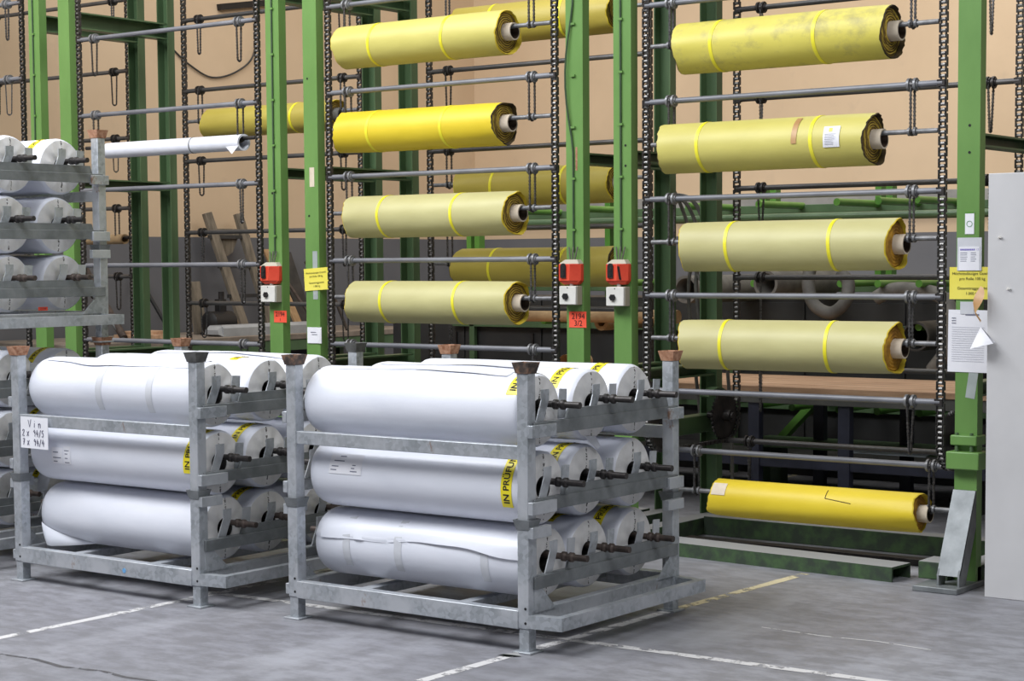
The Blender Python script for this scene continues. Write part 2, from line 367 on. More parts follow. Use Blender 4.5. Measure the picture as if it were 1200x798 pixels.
for k in range(4):
    dx = (k-3)*P
    T = thing('storage_lift', LB[k], 'storage lift', (-4.58+dx, YC, 0), 'green roll storage lifts'); lifts.append(T)
    for px in (-5.638, -3.64):
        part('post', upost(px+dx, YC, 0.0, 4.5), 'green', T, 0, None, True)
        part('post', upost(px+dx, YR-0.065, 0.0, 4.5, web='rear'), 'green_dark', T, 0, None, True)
        for (z0, z1) in ((2.145, 2.21), (3.25, 3.365), (4.3, 4.4), (0.93, 1.0)):
            # depth beam as a channel lying open to one side
            xa = px+dx+0.012; xb = px+dx+0.103
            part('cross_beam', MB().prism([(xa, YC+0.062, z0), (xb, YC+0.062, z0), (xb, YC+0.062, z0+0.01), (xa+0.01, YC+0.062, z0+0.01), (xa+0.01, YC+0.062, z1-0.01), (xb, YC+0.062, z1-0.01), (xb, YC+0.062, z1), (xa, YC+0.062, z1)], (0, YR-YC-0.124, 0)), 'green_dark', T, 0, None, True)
        part('base_beam', MB().box((px+dx, YC+0.02, 0.0), (px+dx+0.115, YR, 0.10)), 'green_dusty', T, 0.004, None, True)
    for cx_ in (-5.425, -3.715):
        c = obj('drive_chain', CH_PL, T, (cx_+dx-T.location.x, 0, 0)); c['kind'] = 'stuff'; obj('chain_roller', CH_RO, c, (0, 0, 0))['kind'] = 'stuff'
        for (cy, cz) in ((YC+SPR, SPZ), (YR-SPR, SPZ), (YC+SPR, ZT), (YR-SPR, ZT)):
            if SPROCK is None:
                mb = MB(); n = 36; R0 = SPR-0.012; pts = []
                for j in range(n):
                    a = 2*PI*j/n; pts.append((0, R0*math.cos(a), R0*math.sin(a))); a += PI/n; pts.append((0, (R0+0.016)*math.cos(a), (R0+0.016)*math.sin(a)))
                mb.prism([(-0.006, p[1], p[2]) for p in pts], (0.012, 0, 0)); mb.tube([(-0.05, 0, 0), (0.05, 0, 0)], 0.035, 16); SPROCK = mb.mesh('sprocket', 'dark_steel')
            obj('sprocket', SPROCK, T, (cx_+dx-T.location.x, cy-YC, cz))
    for (cy, cz) in ((YC+SPR, SPZ), (YR-SPR, SPZ)):
        part('axle', MB().tube([(-5.53+dx, cy, cz), (-5.36+dx, cy, cz)], 0.022, 12), 'dark_steel', T, 0, None, True); part('axle', MB().tube([(-3.78+dx, cy, cz), (-3.62+dx, cy, cz)], 0.022, 12), 'dark_steel', T, 0, None, True)
    part('base_beam', MB().box((-5.52+dx, YR-0.22, 0.0), (-3.65+dx, YR-0.10, 0.11)), 'green_dusty', T, 0.004, None, True)
# cables with clips down the post faces
def post_cable(T, x, z0, z1, bulge=0.0):
    mb = MB(); n = 30; pts = []
    for i in range(n+1):
        z = z0+(z1-z0)*i/n; b = bulge*math.sin(PI*min(max((z-2.25)/0.75, 0), 1))
        pts.append((x-b, YC-0.006-abs(b)*0.25, z))
    mb.tube(pts, 0.0055, 6); c = part('cable', mb, 'cable', T, 0, None, True)
    z = z0+0.12
    while z < z1:
        part('clip', MB().box((x-0.014, YC-0.012, z-0.006), (x+0.014, YC, z+0.006)), 'green', T, 0, None, True); z += 0.285
post_cable(lifts[3], -5.588, 1.66, 4.4); post_cable(lifts[2], -5.905, 1.66, 4.4, 0.045); post_cable(lifts[1], -8.215, 1.66, 4.4); post_cable(lifts[0], -10.54, 1.4, 4.4)
# foot, brace, collar and guard of the right-hand lift
T = lifts[3]
xa, xb = -3.64, -3.525
def brace(T, xa, xb):
    y_top, z_top, y_bot = YC-0.002, 0.475, YC-0.20
    mb = MB(); th = 0.01
    mb.hexa([(xa, y_bot, 0.078), (xb, y_bot, 0.078), (xb, y_bot+0.012, 0.078), (xa, y_bot+0.012, 0.078), (xa, y_top-0.012, z_top), (xb, y_top-0.012, z_top), (xb, y_top, z_top), (xa, y_top, z_top)])
    for x in (xa, xb-th):
        mb.prism([(x, y_bot+0.001, 0.028), (x, y_bot+0.075, 0.028), (x, y_top, z_top-0.18), (x, y_top, z_top), (x, y_bot+0.001, 0.082)], (th, 0, 0))
    part('foot_brace', mb, 'galv_dull', T, 0, None, True)
    for z in (0.11, 0.135): part('bolt', MB().tube([(xb-0.035, y_bot+0.03, z), (xb-0.035, y_bot+0.018+0.03, z)], 0.006, 8), 'black', T, 0, None, True)
    part('foot_plate', MB().box((xa-0.10, YC-0.26, 0), (xb+0.015, YC+0.22, 0.028)), 'galv_dull', T, 0.004, None, True)
brace(T, xa, xb)
for k in (1, 2):
    d_ = (k-3)*P; brace(lifts[k], xa+d_, xb+d_)
brace(T, -5.638, -5.523)
mb = MB().box((xa-0.025, YC-0.05, 0.578), (xb+0.03, YC+0.08, 0.665)); part('bearing_block', mb, 'green', T, 0.006, None, True)
mb = MB().box((xa-0.01, YC-0.035, 0.695), (xb+0.012, YC+0.08, 0.745)); part('bearing_block', mb, 'green', T, 0.006, None, True)
for x in (xa+0.02, xb-0.02):
    part('adjusting_bolt', MB().tube([(x, YC-0.02, 0.66), (x, YC-0.02, 0.757)], 0.009, 10), 'green_dark', T, 0, None, True)
def guard(T, x, cy, hw=0.03):
    mb = MB(); n = 14; a0, a1 = 0.25*PI, 1.2*PI; ri, ro_ = SPR+0.012, SPR+0.020; vs = []
    for i in range(n+1):
        a = a0+(a1-a0)*i/n
        for r in (ri, ro_):
            for xx in (x-hw, x+hw): vs.append((xx, cy-r*math.cos(a), SPZ+r*math.sin(a)))
    fs = []
    for i in range(n):
        b = 4*i; fs += [(b, b+4, b+5, b+1), (b+2, b+3, b+7, b+6), (b, b+2, b+6, b+4), (b+1, b+5, b+7, b+3)]
    fs += [(0, 1, 3, 2), (4*n, 4*n+2, 4*n+3, 4*n+1)]
    mb.add(vs, fs); part('chain_guard', mb, 'green_dark', T, 0, None, True)
guard(T, -5.49, YR-SPR); guard(T, -3.66, YR-SPR)
# drive beam beside the chain guard
part('drive_beam', MB().box((-5.63, YC+0.05, 0.60), (-5.53, YR-0.05, 0.70)), 'green_dark', T, 0.004, None, True)
# channel lying on the floor in front of the right lift
fr = thing('floor_channel', 'dusty green steel channel lying on the floor in front of the lowest bright yellow roll', 'steel channel', (-3.92, 8.375, 0), None, (0, 0, math.radians(-4.2)))
part('channel', MB().prism([(0, 0, 0), (0, 0.0, 0.075), (0, 0.19, 0.075), (0, 0.19, 0), (0, 0.18, 0), (0, 0.18, 0.063), (0, 0.012, 0.063), (0, 0.012, 0)], (-1.62, 0, 0)), 'green_dusty', fr)
tag(part('floor_block', MB().box((-3.80, 8.42, 0.028), (-3.645, 8.60, 0.115)), 'green_dusty', None, 0.005), 'short dusty green steel block beside the grey foot brace of the right lift', 'steel block')
tag(part('floor_bar', MB().box((-5.45, 8.90, 0.0), (-3.78, 8.985, 0.035)), 'dark_steel', None, 0.004), 'flat dark steel bar lying on the floor under the lowest bright yellow roll', 'steel bar')

# ------------------------------------------------------------------ carriers: rod, collars, hanging chains
def strand(mb, p, q):
    p, q = Vector(p), Vector(q); L = (q-p).length; n = max(2, int(L/0.0095)); d = (q-p)/n
    for i in range(n):
        a = p+d*i; wd = 0.013 if i % 2 else 0.0085
        mb.bar(a, a+d*0.92, wd, 0.0075, (0, 1, 0))
def hanger_mesh(mode):
    mb = MB(); s = 0.023
    arcn = 8
    if mode == 'shaft':
        top, bot = 0.0, -0.222
        up_ = [(0, s*math.cos(PI*i/arcn), top+s*math.sin(PI*i/arcn)) for i in range(arcn+1)]
        dn = [(0, -s*math.cos(PI*i/arcn), bot-s*math.sin(PI*i/arcn)) for i in range(arcn+1)]
    elif mode == 'loop':
        top, bot = 0.0, -0.235; s2 = 0.016
        up_ = [(0, s*math.cos(PI*i/arcn), top+s*math.sin(PI*i/arcn)) for i in range(arcn+1)]
        dn = [(0, -s2*math.cos(PI*i/arcn), bot-s2*math.sin(PI*i/arcn)) for i in range(arcn+1)]
    else:
        top, bot = 0.0, -0.255; s2 = 0.007
        up_ = [(0, s*math.cos(PI*i/arcn), top+s*math.sin(PI*i/arcn)) for i in range(arcn+1)]
        dn = [(0, -s2*math.cos(PI*i/arcn), bot-s2*math.sin(PI*i/arcn)) for i in range(arcn+1)]
    path = up_+dn+[up_[0]]
    for a, b in zip(path, path[1:]): strand(mb, a, b)
    return mb.mesh('hanger_chain', 'hanger')
HANG = {m: hanger_mesh(m) for m in ('shaft', 'loop', 'tight')}
RODM = {}
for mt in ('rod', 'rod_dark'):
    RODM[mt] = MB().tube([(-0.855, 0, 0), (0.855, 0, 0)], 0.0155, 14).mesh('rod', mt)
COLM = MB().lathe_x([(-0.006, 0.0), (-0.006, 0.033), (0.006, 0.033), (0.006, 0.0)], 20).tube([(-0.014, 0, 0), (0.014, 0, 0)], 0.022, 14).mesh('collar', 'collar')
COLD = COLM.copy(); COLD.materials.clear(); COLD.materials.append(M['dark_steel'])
LUG = MB().box((-0.028, -0.014, -0.016), (0.012, 0.014, 0.016)).mesh('chain_lug', 'dark_steel')
ORD = ['topmost', 'second', 'third', 'fourth', 'fifth', 'sixth']
where = ['the far-left lift', 'the left lift', 'the middle lift', 'the right lift']
def carrier(k, run, i, y, z, modes, extra=''):
    cx_ = -4.57+(k-3)*P
    side = 'front' if run == 'f' else 'rear'
    what = {'ss': 'holding a roll on chains', 'll': 'with empty hanging chain loops', 'tt': 'with empty folded chains'}.get(modes, 'with hanging chains')
    T = thing('carrier_rod', f'{ORD[i]} {side} carrier rod of {where[k]}, grey steel, {what}', 'carrier rod', (cx_, y, z), 'carrier rods of the lifts')
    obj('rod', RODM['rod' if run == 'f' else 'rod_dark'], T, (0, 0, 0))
    for sgn, m in ((-1, modes[0]), (1, modes[1])):
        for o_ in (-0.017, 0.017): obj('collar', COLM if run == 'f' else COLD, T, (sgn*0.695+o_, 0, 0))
        h = obj('hanger_chain', HANG[{'s': 'shaft', 'l': 'loop', 't': 'tight'}[m]], T, (sgn*0.695, 0, 0), (0, 0, rnd.uniform(-0.15, 0.15) if m == 's' else rnd.uniform(-0.7, 0.5)))
        obj('chain_lug', LUG, T, (sgn*0.855, 0, 0), (0, 0, 0 if sgn > 0 else PI))
for i, (z, m) in enumerate(((2.977, 'ss'), (2.458, 'ss'), (1.936, 'ss'), (1.417, 'ss'), (0.90, 'tt'))): carrier(3, 'f', i, YC, z, m)
carrier(3, 'f', 5, 8.74, 0.553, 'ss')
for i, (z, m) in enumerate(((3.058, 'tt'), (2.54, 'tt'), (2.023, 'tt'), (1.504, 'tt'), (0.985, 'tt'))): carrier(3, 'r', i, YR, z, m)
carrier(3, 'r', 5, 9.33, 0.556, 'tt')
for i, (z, m) in enumerate(((3.172, 'ss'), (2.648, 'ss'), (2.133, 'ss'), (1.619, 'ss'), (1.104, 'll'))): carrier(2, 'f', i, YC, z, m)
for i, (z, m) in enumerate(((3.368, 'ss'), (2.853, 'll'), (2.334, 'ss'), (1.82, 'ss'), (1.309, 'll'))): carrier(2, 'r', i, YR, z, m)
for i, (z, m) in enumerate(((3.15, 'll'), (2.63, 'ss'), (2.118, 'll'), (1.601, 'll'), (1.088, 'll'))): carrier(1, 'f', i, YC, z, m)
for i, (z, m) in enumerate(((3.38, 'll'), (2.868, 'ss'), (2.357, 'll'), (1.837, 'll'), (1.32, 'll'))): carrier(1, 'r', i, YR, z, m)
for i, (z, m) in enumerate(((3.464, 'll'), (2.932, 'll'))): carrier(0, 'f', i, YC, z, m)
for i, (z, m) in enumerate(((3.59, 'll'), (3.062, 'll'), (2.56, 'll'), (2.033, 'ss'), (1.516, 'll'))): carrier(0, 'r', i, YR, z, m)

# ------------------------------------------------------------------ yellow rolls
def yellow_roll(k, y, zs, x0, x1, r, mat, label, seed, straps=((0.24, 0), (0.68, 0)), core_r=0.050, core_out=0.05, edge='spiral_edge', end='spiral', sag=0.028, core_mat='core'):
    R_ = random.Random(seed); L = x1-x0; xc = (x0+x1)/2; zc = zs-sag
    T = thing('fabric_roll', label, 'roll', (xc, y, zc), 'yellow fabric rolls on the lifts')
    h = [(R_.uniform(0.004, 0.012), n, R_.uniform(0, 6.28)) for n in (2, 3, 5, 7)]; ph = [R_.uniform(-1, 1) for _ in range(60)]
    seam = R_.uniform(0.2, 1.0)
    n = 48; nx = 18
    def rad(a, u):
        e = abs(2*u-1)**6
        q = sum(A*math.cos(N*a+p+0.7*u*N) for A, N, p in h)*(0.45+1.3*e)
        j = a*n/(2*PI)
        facet = 0.012*e*abs(math.sin(3.5*a+h[1][2]))
        da = ((a-seam+PI) % (2*PI))-PI
        step = 0.012*(1-min(max(da/1.2, 0), 1)) if da > 0 else 0
        return r*(1+q-facet+step)
    prof = [(-L/2+L*i/nx, i/nx) for i in range(nx+1)]
    def fn(i, x, u, a):
        jj = int(round(a*n/(2*PI))) % n
        e = 1 if i in (0, nx) else 0
        xx = x+(0.004*ph[jj]*e+0.012*e*math.sin(2*a+h[0][2])*(1 if i else -1))
        return xx, rad(a, u)
    mb = MB().lathe_x(prof, n, fn); wrap = part('wrap', mb, mat, T)
    for sx, u in ((1, 1.0), (-1, 0.0)):
        rings = []; m_ = 9; mbx = MB(); mbe = MB(); vs = []; fs = []
        for i in range(m_+1):
            q = i/m_
            for j in range(n):
                a = 2*PI*j/n; R1 = rad(a, u); rr_ = core_r*0.98+(R1*0.985-core_r)*q
                off = (0.002 if i % 2 else -0.003)+0.0015*ph[(j+i*7) % 60]+0.010*(1-i/m_) if 0 < i < m_ else 0
                xx = sx*(L/2-0.014+off)
                vs.append((xx, rr_*math.cos(a), rr_*math.sin(a)))
        for i in range(m_):
            for j in range(n): 
                q4 = (i*n+j, i*n+(j+1) % n, (i+1)*n+(j+1) % n, (i+1)*n+j); fs.append(q4 if sx > 0 else q4[::-1])
        part('end_face', MB().add(vs, fs), end, T)
        # outer lip, folded and frayed
        vs = []; fs = []
        for i, (rf, xo) in enumerate(((1.0, 0.0), (0.975, 0.006), (0.93, -0.002), (0.90, -0.016))):
            for j in range(n):
                a = 2*PI*j/n; R1 = rad(a, u)*rf*(1+0.008*ph[(j*3+i) % 60]*(i > 1))
                jj = j; e = 0.004*ph[jj]+0.012*math.sin(2*a+h[0][2])*sx
                vs.append((sx*(L/2+xo)+e*(1 if i < 2 else 0.4), R1*math.cos(a), R1*math.sin(a)))
        for i in range(3):
            for j in range(n):
                q4 = (i*n+j, (i+1)*n+j, (i+1)*n+(j+1) % n, i*n+(j+1) % n); fs.append(q4 if sx < 0 else q4[::-1])
        part('folded_edge', MB().add(vs, fs), edge, T)
    co = L/2+core_out
    c_ = part('core', MB().lathe_x([(-L/2-0.012, core_r-0.008), (-L/2-0.012, core_r), (co, core_r), (co, core_r-0.008)], 28), core_mat, T)
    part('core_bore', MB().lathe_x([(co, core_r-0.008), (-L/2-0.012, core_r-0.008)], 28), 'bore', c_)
    cx_ = -4.57+(k-3)*P - xc
    part('spindle', MB().tube([(cx_-0.82, 0, sag), (cx_+0.83, 0, sag)], 0.0125, 12), 'collar', T)
    for sgn in (-1, 1):
        for o_ in (-0.015, 0.015): part('spindle_collar', MB().tube([(cx_+sgn*0.695+o_-0.006, 0, sag), (cx_+sgn*0.695+o_+0.006, 0, sag)], 0.021, 14), 'collar', T)
    for (u, tilt) in straps:
        vs = []; fs = []
        for j in range(n):
            a = 2*PI*j/n; xs = -L/2+L*u+tilt*math.cos(a)+0.004*math.sin(a*2+seed)
            for o_, lift in ((-0.0095, 0.0005), (-0.0095, 0.0022), (0.0095, 0.0022), (0.0095, 0.0005)):
                R1 = rad(a, u)+lift; vs.append((xs+o_, R1*math.cos(a), R1*math.sin(a)))
        for j in range(n):
            b0 = 4*j; b1 = 4*((j+1) % n)
            for q in range(3): fs.append((b0+q, b0+q+1, b1+q+1, b1+q))
        part('strap', MB().add(vs, fs), 'straw', T)
    return T, rad
YRL = {}
YRL['a'] = yellow_roll(3, YC, 2.755, -5.185, -3.985, 0.134, 'dirty', 'stained yellow roll with black smudges, highest on the right lift', 11, ((0.2, 0), (0.70, 0.006)), edge='spiral_dark')
YRL['b'] = yellow_roll(3, YC, 2.229, -5.285, -4.075, 0.132, 'olive', 'khaki yellow roll with white paper label and brown tape, second on the right lift', 12, ((0.21, 0), (0.76, 0)), edge='spiral_dark')
YRL['c'] = yellow_roll(3, YC, 1.705, -5.15, -3.95, 0.131, 'khaki', 'khaki roll with orange frayed end, third on the right lift', 13, ((0.24, 0), (0.735, 0)), end='ochre_end')
YRL['d'] = yellow_roll(3, YC, 1.187, -5.155, -3.955, 0.132, 'khaki', 'khaki roll just above the brown bench, fourth on the right lift', 14, ((0.215, 0), (0.725, 0)), end='ochre_end')
YRL['e'] = yellow_roll(3, 8.74, 0.331, -5.13, -3.93, 0.103, 'yellow', 'thin bright yellow roll hanging lowest near the floor', 15, (), core_r=0.045, end='ochre_end')
YRL['f'] = yellow_roll(2, YC, 2.941, -7.60, -6.36, 0.128, 'olive', 'yellow and khaki roll, highest on the middle lift front', 16, ((0.235, 0), (0.685, 0)))
YRL['g'] = yellow_roll(2, YC, 2.424, -7.61, -6.38, 0.125, 'yellow', 'bright saturated yellow roll, second on the middle lift front', 17, ((0.23, 0), (0.69, 0)), edge='spiral_dark')
YRL['h'] = yellow_roll(2, YC, 1.910, -7.54, -6.31, 0.127, 'khaki', 'khaki roll, third on the middle lift front', 18, ((0.235, 0), (0.69, 0)))
YRL['i'] = yellow_roll(2, YC, 1.396, -7.53, -6.30, 0.127, 'khaki', 'khaki roll, lowest on the middle lift front', 19, ((0.235, 0), (0.69, 0)))
YRL['j'] = yellow_roll(2, YR, 3.146, -7.47, -6.25, 0.126, 'ochre', 'shade-tinted yellow roll at the top on the rear side of the middle lift', 20, ((0.25, 0), (0.7, 0)), core_out=0.02)
YRL['k'] = yellow_roll(2, YR, 2.112, -7.46, -6.26, 0.122, 'ochre', 'shade-tinted yellow roll in mid height on the rear side of the middle lift', 21, ((0.25, 0), (0.7, 0)), core_out=0.02)
YRL['l'] = yellow_roll(2, YR, 1.598, -7.48, -6.26, 0.124, 'ochre', 'shade-tinted yellow roll lowest on the rear side, behind the red switch boxes', 22, ((0.25, 0), (0.7, 0)), core_out=0.02, edge='spiral_dark')
YRL['m'] = yellow_roll(1, YR, 2.646, -9.80, -8.56, 0.106, 'ochre', 'yellow roll behind the two green posts, rear side of the left lift', 23, ((0.72, 0),), core_r=0.05, core_mat='grey_sleeve')
# patches curved onto a roll
def patch(T, rad, L, x0, x1, a0, a1, mat, name, lift=0.003, n=8, zoff=0.0):
    vs = []; fs = []
    for i in range(n+1):
        a = a0+(a1-a0)*i/n
        for x in (x0, x1):
            R1 = (rad(a, x/L+0.5) if callable(rad) else rad)+lift; vs.append((x, R1*math.cos(a), R1*math.sin(a)+zoff))
    for i in range(n): fs.append((2*i, 2*i+1, 2*i+3, 2*i+2))
    return part(name, MB().add(vs, fs), mat, T)
T_, rd = YRL['b']; A = lambda deg: math.radians(deg)   # angle 180 = facing the viewer (-Y), 90 = top
pt = patch(T_, rd, 1.21, 0.385, 0.475, A(150), A(196), 'paper', 'paper_label'); pt['label'] = 'white paper label'
patch(T_, rd, 1.21, 0.415, 0.435, A(154), A(163), 'sign', 'yellow_dot', 0.0045, 3)
mbp = MB()
for i in range(7):
    a = A(168+i*3.6); R1 = rd(a, 0.85)+0.0042
    mbp.add([(0.395, R1*math.cos(a), R1*math.sin(a)), (0.395+rnd.uniform(0.04, 0.07), R1*math.cos(a), R1*math.sin(a)), (0.445, R1*math.cos(a+0.012), R1*math.sin(a+0.012)), (0.395, R1*math.cos(a+0.012), R1*math.sin(a+0.012))], [(0, 1, 2, 3)])
part('printed_lines', mbp, 'ink_grey', pt)
patch(T_, rd, 1.21, 0.205, 0.235, A(115), A(185), 'brown_tape', 'brown_tape')
T_, rd = YRL['e']; patch(T_, rd, 1.2, -0.585, -0.50, A(125), A(165), 'core', 'pale_tape')
mbp = MB().tube([(0.10, *(lambda a, R1: (R1*math.cos(a), R1*math.sin(a)))(A(d), rd(A(d), 0.6)+0.001)) for d in (120, 130, 140, 150)], 0.0022, 5)
mbp.tube([(0.10+0.03*i, *(lambda a, R1: (R1*math.cos(a), R1*math.sin(a)))(A(150+2*i), rd(A(150+2*i), 0.62)+0.001)) for i in range(6)], 0.002, 5)
part('dark_seam', mbp, 'spiral_dark', T_)
# thin white roll on the left lift, brown tube far left
def thin_roll(k, y, zs, x0, x1, r, mat, label, cat, sag):
    T = thing('thin_roll' if mat == 'film' else 'cardboard_tube', label, cat, ((x0+x1)/2, y, zs-sag)); L = x1-x0
    part('tube', MB().lathe_x([(-L/2, r), (-L/2+0.004, r*1.01), (L/2-0.06, r), (L/2, r*1.02), (L/2, r-0.012), (-L/2, r-0.012)], 28, lambda i, x, q, a: (x+0.006*math.sin(a+1), q), True), mat, T)
    cx_ = -4.57+(k-3)*P-(x0+x1)/2
    part('spindle', MB().tube([(cx_-0.80, 0, sag), (cx_+0.83, 0, sag)], 0.0125, 12), 'dark_steel', T)
    for sgn in (-1, 1): part('spindle_collar', MB().tube([(cx_+sgn*0.695-0.02, 0, sag), (cx_+sgn*0.695+0.02, 0, sag)], 0.021, 14), 'dark_steel', T)
    return T
T_ = thin_roll(1, YC, 2.408, -9.78, -8.48, 0.052, 'film', 'thin white roll with a dark tie, hanging on the left lift', 'roll', 0.026)
part('tie', MB().lathe_x([(0.19, 0.0535), (0.194, 0.0545), (0.198, 0.0535)], 28), 'dark_sleeve', T_)
part('torn_flap', MB().add([(0.53, -0.045, -0.025), (0.65, -0.047, -0.02), (0.60, -0.06, -0.075)], [(0, 1, 2)]), 'film', T_)
thin_roll(0, YR, 1.811, -11.9, -10.74, 0.037, 'kraft', 'bare brown cardboard tube hanging rear left behind the upper rack', 'tube', 0.012)

# ------------------------------------------------------------------ switch boxes, labels and notices on posts
def estop(x0, x1, z0, z1, label):
    T = thing('stop_switch', label, 'switch', ((x0+x1)/2, YC, z0), 'red stop switch housings'); d = 0.075; wx = (x1-x0)/2; h = z1-z0
    # hexagonal hood: narrow front, chamfered side
    mb = MB().prism([(-wx, 0, 0.02), (-wx, -d*0.9, 0.02), (wx*0.25, -d, 0.02), (wx, -d*0.35, 0.02), (wx, 0, 0.02)], (0, 0, h-0.045))
    cap_ = MB()
    cap_.hexa([(-wx, -d*0.9, h-0.025), (wx*0.9, -d*0.5, h-0.025), (wx, 0, h-0.025), (-wx, 0, h-0.025), (-wx*0.6, -d*0.55, h), (wx*0.6, -d*0.4, h), (wx*0.7, 0, h), (-wx*0.6, 0, h)])
    mb.hexa([(-wx*0.7, -d*0.6, 0), (wx*0.6, -d*0.4, 0), (wx*0.7, 0, 0), (-wx*0.7, 0, 0), (-wx, -d*0.9, 0.02), (wx*0.9, -d*0.5, 0.02), (wx, 0, 0.02), (-wx, 0, 0.02)])
    part('hood', mb, 'red', T, 0.003); part('hood_cap', cap_, 'beige_plastic', T, 0.002)
    if 'gash' in label: part('gash', MB().hexa([(wx*0.42, -d*0.86-0.003, 0.03), (wx*0.55, -d*0.74-0.003, 0.025), (wx*0.55, -d*0.70, 0.025), (wx*0.42, -d*0.80, 0.03), (wx*0.30, -d*0.965-0.003, h*0.74), (wx*0.42, -d*0.86-0.003, h*0.72), (wx*0.42, -d*0.80, h*0.72), (wx*0.30, -d*0.90, h*0.74)]), 'black', T)
    yy = -d*0.97; mb = MB(); c = -wx*0.42; rr_ = wx*0.29
    pts = [(c+rr_*math.cos(a), 0, h*0.72+rr_*math.sin(a)) for a in [PI*i/8 for i in range(9)]]+[(c-rr_, 0, h*0.27), (c+rr_, 0, h*0.27)]
    pts = [(p[0], yy-0.006+0.08*(p[0]+wx)*-0.07, p[2]) for p in pts]
    mb.prism(pts, (0, 0.01, 0)); s = part('slot', mb, 'black', T)
    part('push_button', MB().tube([(c, yy-0.009, h*0.60), (c, yy+0.0, h*0.60)], rr_*0.6, 12), 'dark_steel', s)
    part('push_button', MB().tube([(c, yy-0.009, h*0.42), (c, yy+0.0, h*0.42)], rr_*0.6, 12), 'dark_steel', s)
    mb = MB()
    for q in (-0.03, 0.0, 0.03): mb.tube([(q*0.5, -0.02, h), (q, -0.012, h+0.07)], 0.004, 6)
    part('cable', mb, 'cable_grey', T)
    part('conduit_stub', MB().tube([(0, -0.03, -0.012), (0, -0.03, 0.004)], 0.012, 10), 'ivory', T)
def selector(x0, x1, z0, z1, label):
    T = thing('selector_switch', label, 'switch', ((x0+x1)/2, YC, z0), 'white selector switch boxes'); wx = (x1-x0)/2; h = z1-z0; d = 0.065
    part('housing', MB().box((-wx, -d*0.75, 0), (wx, 0, h)), 'beige_plastic', T, 0.003)
    part('cover', MB().box((-wx*0.98, -d, 0.002), (wx*0.98, -d*0.72, h-0.002)), 'ivory', T, 0.003)
    kz = h*0.45; pts = [(0.019*math.cos(PI/3*i)-wx*0.2, -d-0.012, kz+0.019*math.sin(PI/3*i)) for i in range(6)]
    part('knob', MB().prism(pts, (0, 0.014, 0)), 'black', T)
    part('screw', MB().tube([(0, -d-0.001, h*0.9), (0, -d+0.004, h*0.9)], 0.004, 8), 'dark_steel', T)
estop(-5.965, -5.84, 1.475, 1.615, 'red stop switch on the left post of the pair between the middle and right lifts')
estop(-5.648, -5.525, 1.475, 1.613, 'red stop switch on the right post of the pair, with a dark gash')
estop(-8.29, -8.16, 1.475, 1.613, 'red stop switch on the post beside the left lift, by the left yellow notice')
selector(-5.965, -5.85, 1.362, 1.468, 'white selector box above the red 2194 3/2 label')
selector(-5.65, -5.532, 1.357, 1.464, 'white selector box on the bare post between the middle and right lifts')
selector(-8.29, -8.165, 1.36, 1.467, 'white selector box on the post at the left, above a small red label')
def plate(name, x0, x1, z0, z1, y, mat, label, cat, rot=0, th=0.002):
    T = thing(name, label, cat, ((x0+x1)/2, y, (z0+z1)/2), None, (0, rot, 0)); wx = (x1-x0)/2; hz = (z1-z0)/2
    part('sheet', MB().box((-wx, -th, -hz), (wx, 0, hz)), mat, T); return T, wx, hz
def lettering(T, lines, mat, y=-0.0032, name='lettering'):
    mb = MB()
    for s, size, x, z in lines: text_xz(mb, s, size, x, y, z)
    return part(name, mb, mat, T)
T_, a, b = plate('red_label', -5.940, -5.823, 1.234, 1.324, YC-0.001, 'red_label', 'red label reading 2194 3/2 on a green post', 'label'); lettering(T_, (('2194', 0.045, 0.004, 0.017), ('3/2', 0.045, 0.004, -0.022)), 'ink')
T_, a, b = plate('red_label', -8.235, -8.125, 1.231, 1.306, YC-0.001, 'red_label', 'red label below the leftmost selector box', 'label'); lettering(T_, (('2194', 0.04, 0, 0.014), ('1', 0.028, 0, -0.02)), 'ink')
T_, a, b = plate('yellow_notice', -7.965, -7.76, 1.437, 1.575, YC-0.003, 'sign', 'yellow weight notice, slightly tilted, on the left green post', 'sign', math.radians(-3.5))
SG = (('Höchstzulässiges Gewicht', 0.0165, 0, 0.040), ('pro Rolle 100 kg', 0.0165, 0, 0.018), ('Gesamttraggewicht', 0.0165, 0, -0.022), ('1.000 kg', 0.0165, 0, -0.044)); lettering(T_, SG, 'ink')
T_, a, b = plate('yellow_notice', -3.672, -3.455, 1.407, 1.563, YC-0.003, 'sign', 'yellow weight notice on the right post, partly hidden by the white panel', 'sign', 0)
lettering(T_, tuple((s, 0.0195, 0.008, z*1.15) for s, q, x, z in SG), 'ink')
T_, a, b = plate('crumpled_note', -7.945, -7.825, 1.105, 1.205, YC-0.004, 'paper', 'crumpled white note taped below the left yellow notice', 'paper', 0); part('printed_lines', MB().box((-0.03, -0.0042, 0.018), (0.015, -0.0036, 0.021)).box((-0.02, -0.0042, 0.004), (0.025, -0.0036, 0.007)), 'ink_grey', T_)
part('folded_corner', MB().add([(0.03, -0.004, -0.05), (0.06, -0.004, -0.05), (0.085, -0.03, 0.055), (0.06, -0.006, 0.05)], [(0, 1, 2, 3)]), 'paper', T_)
T_, a, b = plate('tape_strip', -7.895, -7.855, 1.38, 1.68, YC-0.0005, 'grey_tape2', 'strip of silver tape behind the left yellow notice', 'tape', 0, 0.001)
T_, a, b = plate('inspection_sticker', -3.596, -3.550, 1.722, 1.830, YC-0.001, 'paper', 'small white inspection sticker with green circle on the right post', 'sticker')
part('green_band', MB().box((-a, -0.0032, b-0.008), (a, -0.002, b)), 'green_vivid', T_)
mb = MB()
